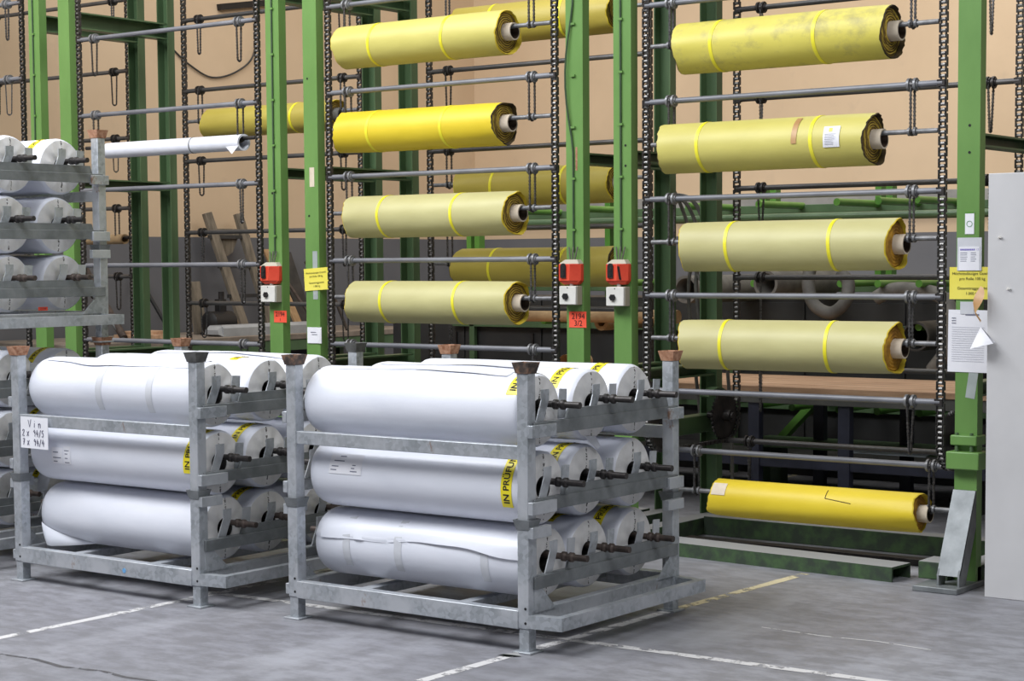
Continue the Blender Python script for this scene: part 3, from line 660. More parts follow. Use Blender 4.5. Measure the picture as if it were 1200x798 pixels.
for i in range(20):
    a0, a1 = 2*PI*i/20, 2*PI*(i+1)/20
    mb.add([(0.015*math.cos(a0), -0.0034, -0.005+0.015*math.sin(a0)), (0.015*math.cos(a1), -0.0034, -0.005+0.015*math.sin(a1)), (0.0125*math.cos(a1), -0.0034, -0.005+0.0125*math.sin(a1)), (0.0125*math.cos(a0), -0.0034, -0.005+0.0125*math.sin(a0))], [(0, 1, 2, 3)])
part('green_ring', mb, 'green_box', T_)
T_, a, b = plate('clear_pouch', -3.632, -3.508, 1.545, 1.705, YC-0.007, 'clear_tape', 'clear pouch with printed card above the right yellow notice', 'pouch')
part('card', MB().box((-a*0.85, -0.004, -b*0.98), (a*0.85, -0.002, b*0.45)), 'paper', T_)
mb = MB()
for i in range(9): mb.box((-0.046+0.0085*i, -0.0047, 0.018), (-0.0395+0.0085*i, -0.0041, 0.026))
text_xz(mb, '1.2', 0.0125, 0.041, -0.0048, 0.022); part('heading', mb, 'ink_blue', T_)
mb = MB()
for i in range(5):
    for (x0, x1) in ((-0.045, -0.008), (0.008, 0.04)): mb.box((x0, -0.0047, 0.005-i*0.010), (x1-rnd.uniform(0, .01), -0.0041, 0.008-i*0.010))
part('printed_lines', mb, 'ink_grey', T_)['kind'] = 'stuff'
T_, a, b = plate('paper_form', -3.678, -3.472, 1.052, 1.355, YC-0.002, 'paper', 'large white paper form taped to the right post', 'paper', math.radians(0.6))
mb = MB().box((-0.015, -0.0042, b-0.026), (0.055, -0.0036, b-0.019))
for i in range(3): mb.box((-a+0.018, -0.0042, b-0.042-i*0.012), (-a+0.04, -0.0036, b-0.039-i*0.012))
for i in range(16): mb.box((-a+0.02, -0.0042, b-0.085-i*0.011), (a-0.02, -0.0036, b-0.0842-i*0.011))
part('printed_lines', mb, 'ink_grey', T_)['kind'] = 'stuff'
plate('tape_strip', -3.615, -3.545, 1.335, 1.395, YC-0.006, 'clear_tape', 'clear tape holding the top of the paper form', 'tape', 0, 0.001)
plate('tape_strip', -3.578, -3.530, 0.925, 1.06, YC-0.0005, 'grey_tape2', 'strip of silver tape below the paper form', 'tape', math.radians(8), 0.001)

# ------------------------------------------------------------------ white panel at the right edge
T_ = thing('partition_panel', 'tall pale grey panel standing at the right picture edge', 'panel', (-3.39, 8.26, 0))
part('leaf', MB().box((0, 0, 0), (1.3, 0.035, 2.0)), 'panel', T_, 0.003)
for x, z in ((0.10, 1.46), (0.055, 1.70)): part('nail', MB().tube([(x, 0, z), (x+0.01, -0.012, z+0.004)], 0.006, 8), 'ivory', T_)
mb = MB(); vs = []; fs = []
for i in range(9):
    u = i/8; x = -0.02+0.02*math.sin(u*3.0)-0.045*math.sin(PI*u); z = 1.475-0.16*u; wd = 0.045*math.sin(PI*min(u*1.2+0.12, 1))+0.004; y = -0.014-0.03*math.sin(PI*u)
    vs += [(x, y, z), (x+wd, y-0.012, z-0.012)]
for i in range(8): fs.append((2*i, 2*i+1, 2*i+3, 2*i+2))
mb.add(vs, fs)
tag(part('peeled_tape', mb, 'brown_tape', None, 0, (-3.395, 8.255, 0)), 'peeled strip of brown tape curling off the pale grey panel edge', 'tape')
mb = MB(); n = 10
apex = (-0.012, -0.03, 1.285); base = [(-0.062+0.115*i/n, -0.035-0.04*math.sin(PI*i/n), 1.178+0.028*i/n) for i in range(n+1)]; bb = [(p[0], -0.012, p[2]+0.006) for p in base]
mb.add([apex]+base+bb, [(0, i+1, i+2) for i in range(n)]+[(0, n+2+i+1, n+2+i) for i in range(n)])
tag(part('paper_cone', mb, 'paper', None, 0, (-3.395, 8.255, 0)), 'folded white paper cone stuck to the pale grey panel edge', 'paper')

# ------------------------------------------------------------------ stacking racks
RL, RD, PS = 1.35, 1.17, 0.058
RAILS = {1: (0.262, 0.355, (0.255, 0.555, 0.925)), 2: (0.580, 0.668, (0.215, 0.550, 0.900)), 3: (0.895, 0.990, (0.200, 0.575, 0.930))}
STUB = {1: 0.37, 2: 0.688, 3: 1.013}
def cup(T, x, y, z, mat, h=0.045):
    e = 0.013; t_ = 0.005; mb = MB(); c = PS/2
    def ring(zz, o): return [(x+c+sx*(c+o), y+c+sy*(c+o), zz) for sx, sy in ((-1, -1), (1, -1), (1, 1), (-1, 1))]
    R = [ring(z, 0.002), ring(z+h, e), ring(z+h, e-t_), ring(z, -0.004)]
    vs = [p for r_ in R for p in r_]; fs = []
    for i in range(3):
        for j in range(4): fs.append((4*i+j, 4*i+(j+1) % 4, 4*i+4+(j+1) % 4, 4*i+4+j))
    mb.add(vs, fs); part('cup', mb, mat, T)
def rail(T, lv, side):
    z0, z1, ys = RAILS[lv]
    zm = z0+0.052
    s = 1 if side == 'R' else -1
    X = (lambda v: v) if side == 'R' else (lambda v: RL-v)
    def bx(mb, a, b): 
        xa, xb = sorted((X(a[0]), X(b[0]))); return mb.box((xa, a[1], a[2]), (xb, b[1], b[2]))
    mb = MB(); bx(mb, (1.352, 0.03, z0), (1.362, RD-0.03, zm)); bx(mb, (1.320, PS+0.005, zm-0.008), (1.352, RD-PS-0.005, zm))
    part('rail', mb, 'galv_dull', T, 0.002)
    # inner lip, cut out round at the front core
    pts = [(0.30, zm-0.004), (RD-0.10, zm-0.004), (RD-0.115, z1), (0.285, z1), (0.272, z1-0.02), (0.262, zm-0.004)]
    mb = MB().prism([(X(1.345), y, z) for y, z in pts], (0.009*s, 0, 0)); part('rail_lip', mb, 'galv_dull', T)
    for y in ys:
        # bent tab and straight tab forming the saddle
        q = z1; x0 = X(1.330); ya = y-0.082; wd = 0.052
        mb = MB(); ex = 0.005*s
        mb.prism([(x0, ya-0.040, q-0.045), (x0, ya-0.040+wd, q-0.045), (x0, ya+wd, q+0.045), (x0, ya, q+0.045)], (ex, 0, 0))
        mb.prism([(x0, ya, q+0.045), (x0, ya+wd, q+0.045), (x0, ya+wd+0.001, q+0.088), (x0, ya+0.001, q+0.088)], (ex, 0, 0))
        part('tab', mb, 'galv', T)
        ya = y+0.036
        mb = MB().prism([(x0, ya, q-0.04), (x0, ya+wd, q-0.04), (x0, ya+wd+0.012, q+0.082), (x0, ya+0.012, q+0.085)], (ex, 0, 0)); part('tab', mb, 'galv', T)
def bracket(T, side, y0, y1, z0, z1, mat='galv'):
    xa, xb = (RL-0.002, RL+0.024) if side == 'R' else (-0.024, 0.002)
    part('bracket', MB().box((xa, y0, z0), (xb, y1, z1)), mat, T, 0.002)
def rack_lower(loc, label, group='galvanised stacking racks', cm='galv_dull'):
    T = thing('stacking_rack', label, 'rack', loc, group)
    for x in (0, RL-PS):
        for y in (0, RD-PS):
            part('foot', MB().box((x+0.004, y+0.004, 0.008), (x+PS-0.004, y+PS-0.004, 0.10)).box((x-0.018, y-0.018, 0), (x+PS+0.018, y+PS+0.018, 0.008)), 'galv', T, 0.002)
            p_ = part('post', MB().box((x, y, 0.10), (x+PS, y+PS, 0.512)), 'galv', T, 0.004)
            for z in (0.125, 0.185): part('bolt_hole', MB().tube([(x+0.04, y-0.0012, z), (x+0.04, y+0.003, z)], 0.006, 8), 'black', p_)
            cup(T, x, y, 0.51, cm, 0.042)
    for y in (-0.004, RD-0.046): part('base_beam', MB().box((PS-0.004, y, 0.098), (RL-PS+0.004, y+0.05, 0.175)), 'galv', T, 0.003)
    for x in (0.004, RL-0.046-0.004): part('base_beam', MB().box((x, PS, 0.098), (x+0.046, RD-PS, 0.175)), 'galv', T, 0.003)
    for x in (0.36, 0.92): part('cross_slat', MB().box((x, 0.046, 0.125), (x+0.055, RD-0.046, 0.165)), 'galv', T, 0.003)
    # bumper bar on both short sides
    for side in 'RL':
        X = (lambda v: v) if side == 'R' else (lambda v: RL-v)
        o = [(RL-0.005, 0.0), (RL+0.15, 0.02), (RL+0.15, RD-0.02), (RL-0.005, RD)]; i_ = [(RL-0.005, 0.042), (RL+0.11, 0.06), (RL+0.11, RD-0.06), (RL-0.005, RD-0.042)]
        mb = MB(); vs = [(X(a), b, z) for z in (0.105, 0.160) for a, b in o+i_]; fs = []
        for q in range(3): fs += [(q, q+1, 5+q, 4+q), (8+q, 12+q, 13+q, 9+q), (q, 8+q, 9+q, q+1), (4+q, 5+q, 13+q, 12+q)]
        fs += [(0, 4, 12, 8), (3, 11, 15, 7)]
        if side == 'R': mb.add(vs, fs); part('bumper_bar', mb, 'galv', T)
        else: part('bumper_stub', MB().box((-0.022, 0.004, 0.11), (0.0, 0.05, 0.158)), 'galv', T, 0.002)
        xg = X(RL-0.004); ex = 0.007 if side == 'R' else -0.007
        part('gusset', MB().prism([(xg, PS*0.6, 0.165), (xg, PS+0.13, 0.165), (xg, PS*0.6, 0.315)], (ex, 0, 0)), 'galv', T)
        part('gusset', MB().prism([(xg, RD-PS*0.6, 0.165), (xg, RD-PS*0.6, 0.315), (xg, RD-PS-0.13, 0.165)], (ex, 0, 0)), 'galv', T)
        rail(T, 1, side)
        bracket(T, side, -0.001, 0.13, 0.475, 0.522); bracket(T, side, RD-0.13, RD+0.001, 0.475, 0.522)
    return T
def rack_upper(loc, label, group='galvanised stacking racks', cms=('rust', 'rust_orange', 'rust', 'rust_orange')):
    T = thing('stacking_rack', label, 'rack', loc, group)
    for x in (0, RL-PS):
        for y in (0, RD-PS):
            part('post', MB().box((x+0.001, y+0.001, 0.514), (x+PS-0.001, y+PS-0.001, 1.152)), 'galv', T, 0.004)
            cup(T, x, y, 1.150, cms[(2 if x else 0)+(1 if y else 0)])
    for y in (0.006, RD-0.046): part('tie_beam', MB().box((PS-0.004, y, 0.795), (RL-PS+0.004, y+0.04, 0.853)), 'galv', T, 0.003)
    for side in 'RL':
        for lv in (2, 3):
            rail(T, lv, side); z0 = RAILS[lv][0]
            bracket(T, side, -0.001, 0.17, z0-0.008, z0+0.044); bracket(T, side, RD-0.12, RD+0.001, z0-0.008, z0+0.044)
    return T
R2o, R1o, R0o = (-5.755, 5.99, 0), (-7.615, 5.93, 0), (-9.435, 5.82, 0)
rk = rack_lower(R2o, 'lower half of the nearest galvanised rack, standing on the floor in front')
rk2 = rack_upper(R2o, 'upper frame of the nearest galvanised rack, with rusty cups')
def place(src, loc, label):
    c = copy_tree(src); c.location = loc; c['label'] = label; return c
place(rk, R1o, 'lower half of the galvanised rack at left, under the handwritten tag')
rack_upper(R1o, 'upper frame of the left galvanised rack, with the handwritten tag', cms=('rust_orange', 'rust_orange', 'cup_grey', 'cup_grey'))
place(rk, R0o, 'lower half of the rack on the floor at the left edge, mostly hidden')
place(rk2, R0o, 'second frame from the floor in the tall stack at the left edge')
place(rk, (R0o[0], R0o[1], 1.166), 'third rack from the floor in the tall stack at the left edge')
place(rk2, (R0o[0], R0o[1], 1.166), 'topmost frame of the tall rack stack at the left edge')
# ------------------------------------------------------------------ white film rolls
def white_roll(o, lv, row, label, seed, tape=None, r=0.155, dz=0.0, seam_a=None):
    R_ = random.Random(seed); x0, x1 = 0.072+R_.uniform(-0.012, 0.012), 1.262+R_.uniform(-0.012, 0.010)
    yc = RAILS[lv][2][row]; zs = STUB[lv]; sag = 0.030; L = x1-x0; core_r = 0.050
    T = thing('film_roll', label, 'roll', (o[0]+(x0+x1)/2, o[1]+yc, o[2]+zs-sag), 'white film-wrapped rolls in the racks')
    h = [(R_.uniform(0.002, 0.006), n, R_.uniform(0, 6.28)) for n in (2, 3, 5)]; seam = R_.uniform(1.2, 1.9) if seam_a is None else A(seam_a); sh_ = 0.020 if seam_a is None else 0.04
    wv = [R_.uniform(0, 6.28) for _ in range(4)]
    def rad(a, u):
        q = sum(A*math.cos(N*a+p+1.5*u) for A, N, p in h)
        e0 = max(0, 1-u/0.035)**2*0.05; e1 = max(0, 1-(1-u)/0.022)**2*0.075
        sm = seam+0.09*math.sin(5*u+wv[0])+0.05*math.sin(11*u+wv[1])
        da = ((a-sm+PI) % (2*PI))-PI
        step = sh_*max(0, 1+da/0.9) if da < 0 else 0
        bump_ = 0.006*math.sin(9*u+wv[2])*math.exp(-(da/0.5)**2)
        return r*(1+q-e0-e1+step+bump_)
    n = 96; nx = 40; us = [0, 0.006, 0.014, 0.028, 0.05]+[0.05+0.93*i/nx for i in range(1, nx+1)]+[0.986, 0.99, 0.994, 0.997, 1.0]
    mb = MB().lathe_x([(-L/2+L*u, u) for u in us], n, lambda i, x, u, a: (x, rad(a, u)))
    part('wrap', mb, 'film', T)
    for sx, u in ((1, 1.0), (-1, 0.0)):
        vs = []; fs = []; m_ = 5
        for i in range(m_+1):
            q = i/m_
            for j in range(n):
                a = 2*PI*j/n; rr_ = core_r+(rad(a, u)-core_r)*q
                fold = 0.0025*math.sin(9*a+wv[3])*math.sin(PI*q)+0.004*math.sin(PI*q)
                vs.append((sx*(L/2+fold), rr_*math.cos(a), rr_*math.sin(a)))
        for i in range(m_):
            for j in range(n):
                q4 = (i*n+j, i*n+(j+1) % n, (i+1)*n+(j+1) % n, (i+1)*n+j); fs.append(q4 if sx > 0 else q4[::-1])
        part('end_face', MB().add(vs, fs), 'film_end', T)
    part('core', MB().lathe_x([(-L/2+0.003, core_r), (L/2-0.003, core_r), (L/2-0.003, core_r-0.006), (-L/2+0.003, core_r-0.006)], 24, None, True), 'dark_sleeve', T)
    cx_ = (RL/2)-(x0+x1)/2; mat = 'brown_steel' if lv == 1 else 'dark_steel'
    s = part('spindle', MB().tube([(cx_-RL/2-0.09, 0, sag), (cx_+RL/2+0.125+R_.uniform(-0.01, 0.01), 0, sag)], 0.0140, 14), mat, T)
    for q in (RL/2-0.002, RL/2+0.036, -RL/2+0.002, -RL/2-0.036):
        part('spindle_collar', MB().lathe_x([(cx_+q-0.013, 0.017), (cx_+q-0.007, 0.026), (cx_+q+0.007, 0.026), (cx_+q+0.013, 0.017)], 16).mesh_shift(sag) if False else MB().tube([(cx_+q-0.014, 0, sag), (cx_+q-0.007, 0, sag), (cx_+q+0.007, 0, sag), (cx_+q+0.014, 0, sag)], [0.014, 0.021, 0.021, 0.014], 16), mat, T)
    if tape:
        xt, a0, a1 = tape; wd = 0.056
        tp = patch(T, rad, L, xt-wd/2, xt+wd/2, A(a0), A(a1), 'warn_tape', 'warning_tape', 0.0018, 18)
        v, f = text2d('IN PRÜFUNG', 0.036); c0 = 0.13 ; vs = []
        # baseline climbs round the roll from the front
        v, f = text2d('IN PRÜFUNG', 0.043); xmin = min(p[0] for p in v); xmax = max(p[0] for p in v); 
        for (px_, py_) in v:
            arc_ = (px_-xmin)+0.02; a = A(a0)-arc_/(r*1.01); xx = xt+0.002-py_; R1 = rad(a, xx/L+0.5)+0.0026
            vs.append((xx, R1*math.cos(a), R1*math.sin(a)))
        part('lettering', MB().add(vs, f), 'ink', tp)
    return T, rad, L
ROW = ['front', 'middle', 'back']; LVN = {1: 'bottom', 2: 'middle', 3: 'top'}
tapes = {('2', 3, 0): (0.555, 152, 50), ('2', 3, 1): (0.49, 150, 40), ('2', 3, 2): (0.44, 150, 40), ('2', 2, 0): (0.515, 208, 80), ('2', 2, 1): (0.50, 150, 50), ('2', 1, 2): (0.47, 165, 60), ('2', 1, 1): (0.44, 120, 20),
         ('1', 2, 0): (0.55, 195, 90), ('1', 3, 1): (0.40, 110, 20), ('1', 2, 1): (0.50, 150, 60), ('1', 1, 1): (0.46, 160, 50),
         ('0b', 3, 2): (0.44, 170, 60), ('0b', 3, 1): (0.46, 160, 60), ('0b', 2, 2): (0.46, 150, 60), ('0t', 3, 2): (0.47, 180, 60), ('0t', 2, 1): (0.48, 150, 60), ('0t', 1, 1): (0.48, 150, 60), ('0b', 1, 2): (0.47, 150, 60)}
WR = {}
sd = 100
desc = {('2', 3, 0): 'front white roll on the top level of the nearest rack', ('2', 2, 0): 'front white roll with paper label and yellow tape, middle level of nearest rack',
        ('2', 1, 0): 'front white roll with wavy film edge, bottom level of nearest rack', ('1', 3, 0): 'front white roll with creased film, top level of the left rack',
        ('1', 1, 0): 'front white roll with torn corner flap, bottom level of the left rack'}
for rk_, o, nm, rows in (('2', R2o, 'the nearest rack', (0, 1, 2)), ('1', R1o, 'the left rack with the handwritten tag', (0, 1, 2)), ('0b', R0o, 'the floor-level rack at the left edge', (1, 2)), ('0t', (R0o[0], R0o[1], 1.166), 'the high stacked rack at the left edge', (1, 2))):
    for lv in (1, 2, 3):
        for row in rows:
            sd += 1; key = (rk_, lv, row)
            WR[key] = white_roll(o, lv, row, desc.get(key, f'{ROW[row]} white roll on the {LVN[lv]} level of {nm}'), sd, tapes.get(key), seam_a=165 if key == ('2', 1, 0) else None)
# paper labels, tapes and flaps
T_, rd, L = WR[('2', 2, 0)]
pt = patch(T_, rd, L, -0.475, -0.285, A(142), A(176), 'paper', 'paper_label', 0.0018, 8); pt['label'] = 'white paper label with printed lines'
def print_on(T, rd, L, rows):
    mb = MB()
    for x0, x1, d in rows:
        vs = []
        for a in (A(d), A(d+1.6)):
            for x in (x0, x1):
                R1 = rd(a, x/L+0.5)+0.0026; vs.append((x, R1*math.cos(a), R1*math.sin(a)))
        mb.add(vs, [(0, 1, 3, 2)])
    part('printed_lines', mb, 'ink_grey', T)['kind'] = 'stuff'
print_on(T_, rd, L, [(-0.42, -0.385, 146), (-0.45, -0.39, 154), (-0.46, -0.42, 163), (-0.465, -0.43, 169), (-0.34, -0.32, 160), (-0.345, -0.325, 165), (-0.35, -0.31, 170)])
T_, rd, L = WR[('1', 2, 0)]
pt = patch(T_, rd, L, -0.43, -0.35, A(168), A(198), 'paper', 'paper_label', 0.0018, 8); patch(T_, rd, L, -0.345, -0.29, A(165), A(198), 'paper', 'paper_label', 0.0018, 8)
print_on(T_, rd, L, [(-0.42, -0.38, 176), (-0.42, -0.36, 186), (-0.42, -0.39, 193), (-0.335, -0.30, 172), (-0.33, -0.31, 178), (-0.33, -0.31, 186), (-0.335, -0.30, 194)])
for key, xs in ((('2', 1, 0), (-0.40, -0.10, 0.38)), (('1', 3, 0), (-0.06, 0.30)), (('2', 3, 1), (-0.2,)), (('1', 3, 1), (-0.1,))):
    T_, rd, L = WR[key]
    for x in xs: patch(T_, rd, L, x-0.021, x+0.021, A(125), A(215), 'clear_tape', 'film_tape', 0.0015, 14)
def film_flap(key, a_top, a_edge, amp, lift, x0=0.0, x1=1.0):
    T, rd, L = WR[key]; vs = []; fs = []; nu, nv = 48, 10; q0 = rnd.uniform(0, 6)
    for i in range(nu+1):
        u = x0+(x1-x0)*i/nu; ed = a_edge+amp*(math.sin(4.2*u+q0)+0.5*math.sin(9.5*u+2*q0)+0.2*math.sin(23*u))
        for j in range(nv+1):
            q = j/nv; a = A(a_top+(ed-a_top)*q); R1 = rd(a, min(max(u, 0.04), 0.985))+0.0012+lift*q**4*(0.55+0.45*math.sin(7*u+q0))
            vs.append((-L/2+L*u, R1*math.cos(a), R1*math.sin(a)))
    for i in range(nu):
        for j in range(nv):
            b = i*(nv+1)+j; fs.append((b, b+1, b+nv+2, b+nv+1))
    return part('film_flap', MB().add(vs, fs), 'film', T)
film_flap(('2', 1, 0), 60, 168, 5, 0.012, 0.035, 0.985); film_flap(('1', 3, 0), 60, 122, 6, 0.007, 0.04, 0.97); film_flap(('2', 3, 0), 60, 108, 5, 0.005, 0.1, 0.9)
film_flap(('1', 3, 2), 60, 112, 6, 0.006, 0.04, 0.9); film_flap(('2', 3, 1), 60, 110, 6, 0.006, 0.04, 0.7)
# torn corner flap hanging from the bottom front roll of the left rack
T_, rd, L = WR[('1', 1, 0)]
vs = []; fs = []; nu, nv = 14, 6
for i in range(nu+1):
    u = i/nu; a = A(196+48*u); x = -L/2+0.004+0.33*u**1.4; R1 = rd(a, 0.06)+0.002
    base = Vector((x, R1*math.cos(a), R1*math.sin(a))); w_ = (u/0.3 if u < 0.3 else (1-u)/0.7)
    tip = base+Vector((-0.012, -0.022, -0.085))*w_
    for j in range(nv+1):
        q = j/nv; p = base.lerp(tip, q)+Vector((0, -0.012*math.sin(PI*q)*w_, 0)); vs.append(tuple(p))
for i in range(nu):
    for j in range(nv):
        b = i*(nv+1)+j; fs.append((b, b+nv+1, b+nv+2, b+1))
part('torn_flap', MB().add(vs, fs), 'film', T_)
# loose film ends under the nearest rack's middle rolls
T_, rd, L = WR[('2', 3, 1)]
part('loose_strip', MB().prism([(L/2+0.004, -0.06, -0.13), (L/2+0.004, 0.03, -0.14), (L/2+0.012, 0.05, -0.185), (L/2+0.012, 0.03, -0.195), (L/2+0.008, -0.02, -0.165)], (0.002, 0, 0)), 'film', T_)
# handwritten tag on the left rack
T_, a, b = plate('rack_tag', -7.535, -7.325, 0.685, 0.843, R1o[1]-0.006, 'paper', 'white card with handwritten numbers on the left rack post', 'tag', math.radians(0.5))
GL = {'V': [[(0, 1), (.4, 0), (.75, 1.1)]], 'i': [[(.3, .6), (.25, 0)], [(.34, .85), (.36, .9)]], 'n': [[(0, .6), (.05, 0)], [(.05, .4), (.3, .62), (.5, .5), (.5, 0)]], '2': [[(0, .75), (.2, 1), (.5, .95), (.5, .7), (.0, .05), (.6, 0)]],
      'x': [[(0, .7), (.5, 0)], [(.55, .75), (-.05, 0)]], '7': [[(0, .95), (.55, 1), (.2, 0)], [(.1, .5), (.5, .55)]], '9': [[(.5, .8), (.25, 1), (.05, .75), (.3, .55), (.5, .8), (.42, 0)]], '4': [[(.3, 1), (0, .4), (.6, .45)], [(.45, .75), (.4, -.05)]],
      '/': [[(.5, 1.05), (.05, -.1)]], '5': [[(.55, 1), (.12, .98), (.1, .6), (.45, .58), (.5, .2), (.25, 0), (0, .1)]], ' ': []}
for txt, x_, z_, sz in (('V i n', -0.045, 0.028, 0.036), ('2 x  94/5', -0.09, -0.017, 0.032), ('7 x  94/4', -0.088, -0.063, 0.032)):
    mb = MB(); cx_ = x_
    for ch in txt:
        for st in GL[ch]: mb.tube([(cx_+px_*sz*0.8, -0.003, z_+pz_*sz) for px_, pz_ in st], 0.0016, 5)
        cx_ += sz*(0.66 if ch != ' ' else 0.45)
    part('handwriting', mb, 'pen', T_)['kind'] = 'stuff'
tag(part('blue_dot', MB().tube([(-6.785, R1o[1]-0.0055, 0.128), (-6.785, R1o[1]-0.004, 0.128)], 0.012, 14), plain('blue_mark', (110, 170, 220)), None), 'small blue dot sticker on the left rack base beam', 'sticker')
# red label on the high rack
T_, a, b = plate('red_label', -0.0, 0.11, 1.355, 1.395, 0, 'red_label', 'small red label hanging under the rolls of the high left rack', 'label'); T_.scale = (0.5, 1, 0.5); T_.location = (-8.13, 6.56, 1.365); T_.rotation_euler = (0, 0, math.radians(75)); lettering(T_, (('2194', 0.035, 0, 0),), 'ink')
# scrap of leaf on the floor by the rack foot
tag(part('paper_scrap', MB().add([(-4.50, 5.90, 0.002), (-4.455, 5.885, 0.014), (-4.40, 5.93, 0.004), (-4.44, 5.955, 0.012)], [(0, 1, 2, 3)]), 'green_dusty'), 'tiny crumpled scrap on the floor at the near rack foot', 'scrap')

# ------------------------------------------------------------------ background: bench with planks
T_ = thing('plank_bench', 'long dark steel bench with worn brown plank top behind the lifts', 'bench', (-7.0, 10.4, 0))
for i in range(5): part('plank', MB().box((-10.6, 10.37+0.216*i, 0.762), (-3.4, 10.37+0.216*i+0.211, 0.80+0.002*(i % 2))), 'planks', T_, 0.003, None, True)
part('frame_rail', MB().box((-10.6, 10.38, 0.69), (-3.4, 10.44, 0.762)), 'rail_grey', T_, 0.003, None, True)
for x in (-10.3, -8.6, -7.2, -5.84, -5.20, -3.7):
    for y in (10.4, 11.3): part('leg', MB().box((x-0.04, y, 0), (x+0.04, y+0.06, 0.69)), 'navy', T_, 0.003, None, True)
part('stretcher', MB().box((-10.3, 10.41, 0.28), (-3.7, 10.45, 0.36)), 'navy', T_, 0.003, None, True)
# added dark backing box darkening the area behind the bench; carries the peg rack
T_ = thing('dark_backing', 'long low black backing added to darken the space behind the plank bench', 'backing', (-6.9, 12.55, 0))
part('body', MB().box((-10.4, 12.18, 0.08), (-3.2, 12.95, 1.32)), 'backing_dark', T_, 0.005, None, True)
part('plinth', MB().box((-10.35, 12.22, 0.0), (-3.25, 12.9, 0.08)), 'black', T_, 0, None, True)
for i in range(9):
    d_ = part('backing_panel', MB().box((-10.39+0.8*i, 12.165, 0.11), (-10.39+0.8*i+0.785, 12.18, 1.29)), 'backing_dark', T_, 0.003, None, True)
    part('handle', MB().box((-10.39+0.8*i+0.70, 12.15, 0.9), (-10.39+0.8*i+0.715, 12.165, 1.02)), 'dark_steel', T_, 0, None, True)
# green peg racks
T_ = thing('peg_rack', 'green steel peg rack with tall uprights behind the khaki rolls of the right lift', 'rack', (-6.6, 12.2, 1.32))
for x in (-9.6, -8.2, -6.80, -5.86, -4.5):
    for o_ in (0, 0.085): part('upright', MB().box((x+o_, 12.2, 1.321), (x+o_+0.05, 12.28, 2.14)), 'green_vivid', T_, 0.003, None, True)
for z in (1.98, 1.40): part('cross_rail', MB().box((-9.7, 12.14, z-0.03), (-4.2, 12.2, z+0.03)), 'green_dark', T_, 0.003, None, True)
for z, xs in ((2.0, (-9.2, -8.6, -7.9, -7.0, -6.42, -5.81, -5.5, -5.22)), (1.44, (-9.0, -8.4, -7.7, -7.0, -6.46, -5.78, -5.5, -5.20))):
    for x in xs: part('peg', MB().tube([(x, 11.5, z), (x, 12.16, z)], 0.026, 12), 'green_vivid', T_, 0, None, True)
T_ = thing('low_peg_rack', 'low row of green pegs and a slanted brace under the plank bench', 'rack', (-6.6, 12.1, 0))
for z in (0.53, 1.10): part('cross_rail', MB().box((-9.7, 12.10, z-0.03), (-4.2, 12.145, z+0.03)), 'green_dark', T_, 0.003, None, True)
for x in (-9.5, -7.0, -4.4): part('upright', MB().box((x, 12.10, 0), (x+0.05, 12.145, 1.13)), 'green_dark', T_, 0.003, None, True)
for z, xs in ((1.15, (-8.3, -7.71, -5.20)), (0.57, (-8.2, -7.4, -6.8, -6.46, -6.15, -5.79, -5.5, -5.19))):
    for x in xs: part('peg', MB().tube([(x, 11.5, z), (x, 12.14, z)], 0.026, 12), 'green_vivid', T_, 0, None, True)
part('brace', MB().bar((-6.50, 11.9, 0.25), (-6.02, 11.9, 0.74), 0.05, 0.09, (0, 1, 0)), 'green_vivid', T_, 0, None, True)
# sleeves and tubes on the pegs
def hollow(x, y0, y1, z, r, mat, name, label, cat, th=0.02, tilt=0.0):
    n = 24; vs = []; fs = []
    prof = [(y0, r), (y1, r), (y1, r-th), (y0, r-th)]
    for (y, q) in prof:
        for j in range(n):
            a = 2*PI*j/n; vs.append((x+q*math.cos(a)+tilt*(y-y0), y, z+q*math.sin(a)*(1+0.0)))
    for i in range(4):
        for j in range(n): fs.append((i*n+j, i*n+(j+1) % n, ((i+1) % 4)*n+(j+1) % n, ((i+1) % 4)*n+j))
    return tag(part(name, MB().add(vs, fs), mat), label, cat)
hollow(-5.20, 11.45, 12.12, 1.15-0.062, 0.10, 'dark_sleeve', 'rubber_sleeve', 'black rubber sleeve hanging on a green peg at right', 'sleeve', 0.015)
hollow(-6.28, 11.35, 12.1, 1.44, 0.095, 'grey_sleeve', 'grey_sleeve', 'grey open tube lying on the green pegs above the khaki roll', 'tube', 0.02, 0.15)
hollow(-7.71, 11.42, 12.1, 1.15, 0.062, 'kraft', 'kraft_tube', 'brown cardboard tube on a green peg between the switch-box posts', 'tube', 0.03)
hollow(-6.9, 11.3, 12.1, 1.40, 0.10, 'grey_sleeve', 'grey_sleeve', 'grey tube on the pegs behind the rear posts of the middle and right lifts', 'tube', 0.02, 0.1)
def hose(pts, r, mat, name, label, cat, flat=None):
    P_ = [Vector(p) for p in pts]; out = []
    for i in range(len(P_)-1):
        a, b, c, d = P_[max(i-1, 0)], P_[i], P_[i+1], P_[min(i+2, len(P_)-1)]
        for k in range(6):
            t_ = k/6; out.append(0.5*((2*b)+(c-a)*t_+(2*a-5*b+4*c-d)*t_*t_+(3*b-a-3*c+d)*t_**3))
    out.append(P_[-1]); return tag(part(name, MB().tube(out, r, 10), mat), label, cat)
hose([(-6.02, 11.55, 1.60), (-6.0, 11.45, 1.45), (-5.93, 11.4, 1.30), (-5.80, 11.4, 1.24), (-5.70, 11.42, 1.32), (-5.72, 11.5, 1.45), (-5.80, 11.55, 1.50)], 0.045, 'hose_dark', 'draped_hose', 'thick grey hose draped over the green pegs', 'hose')
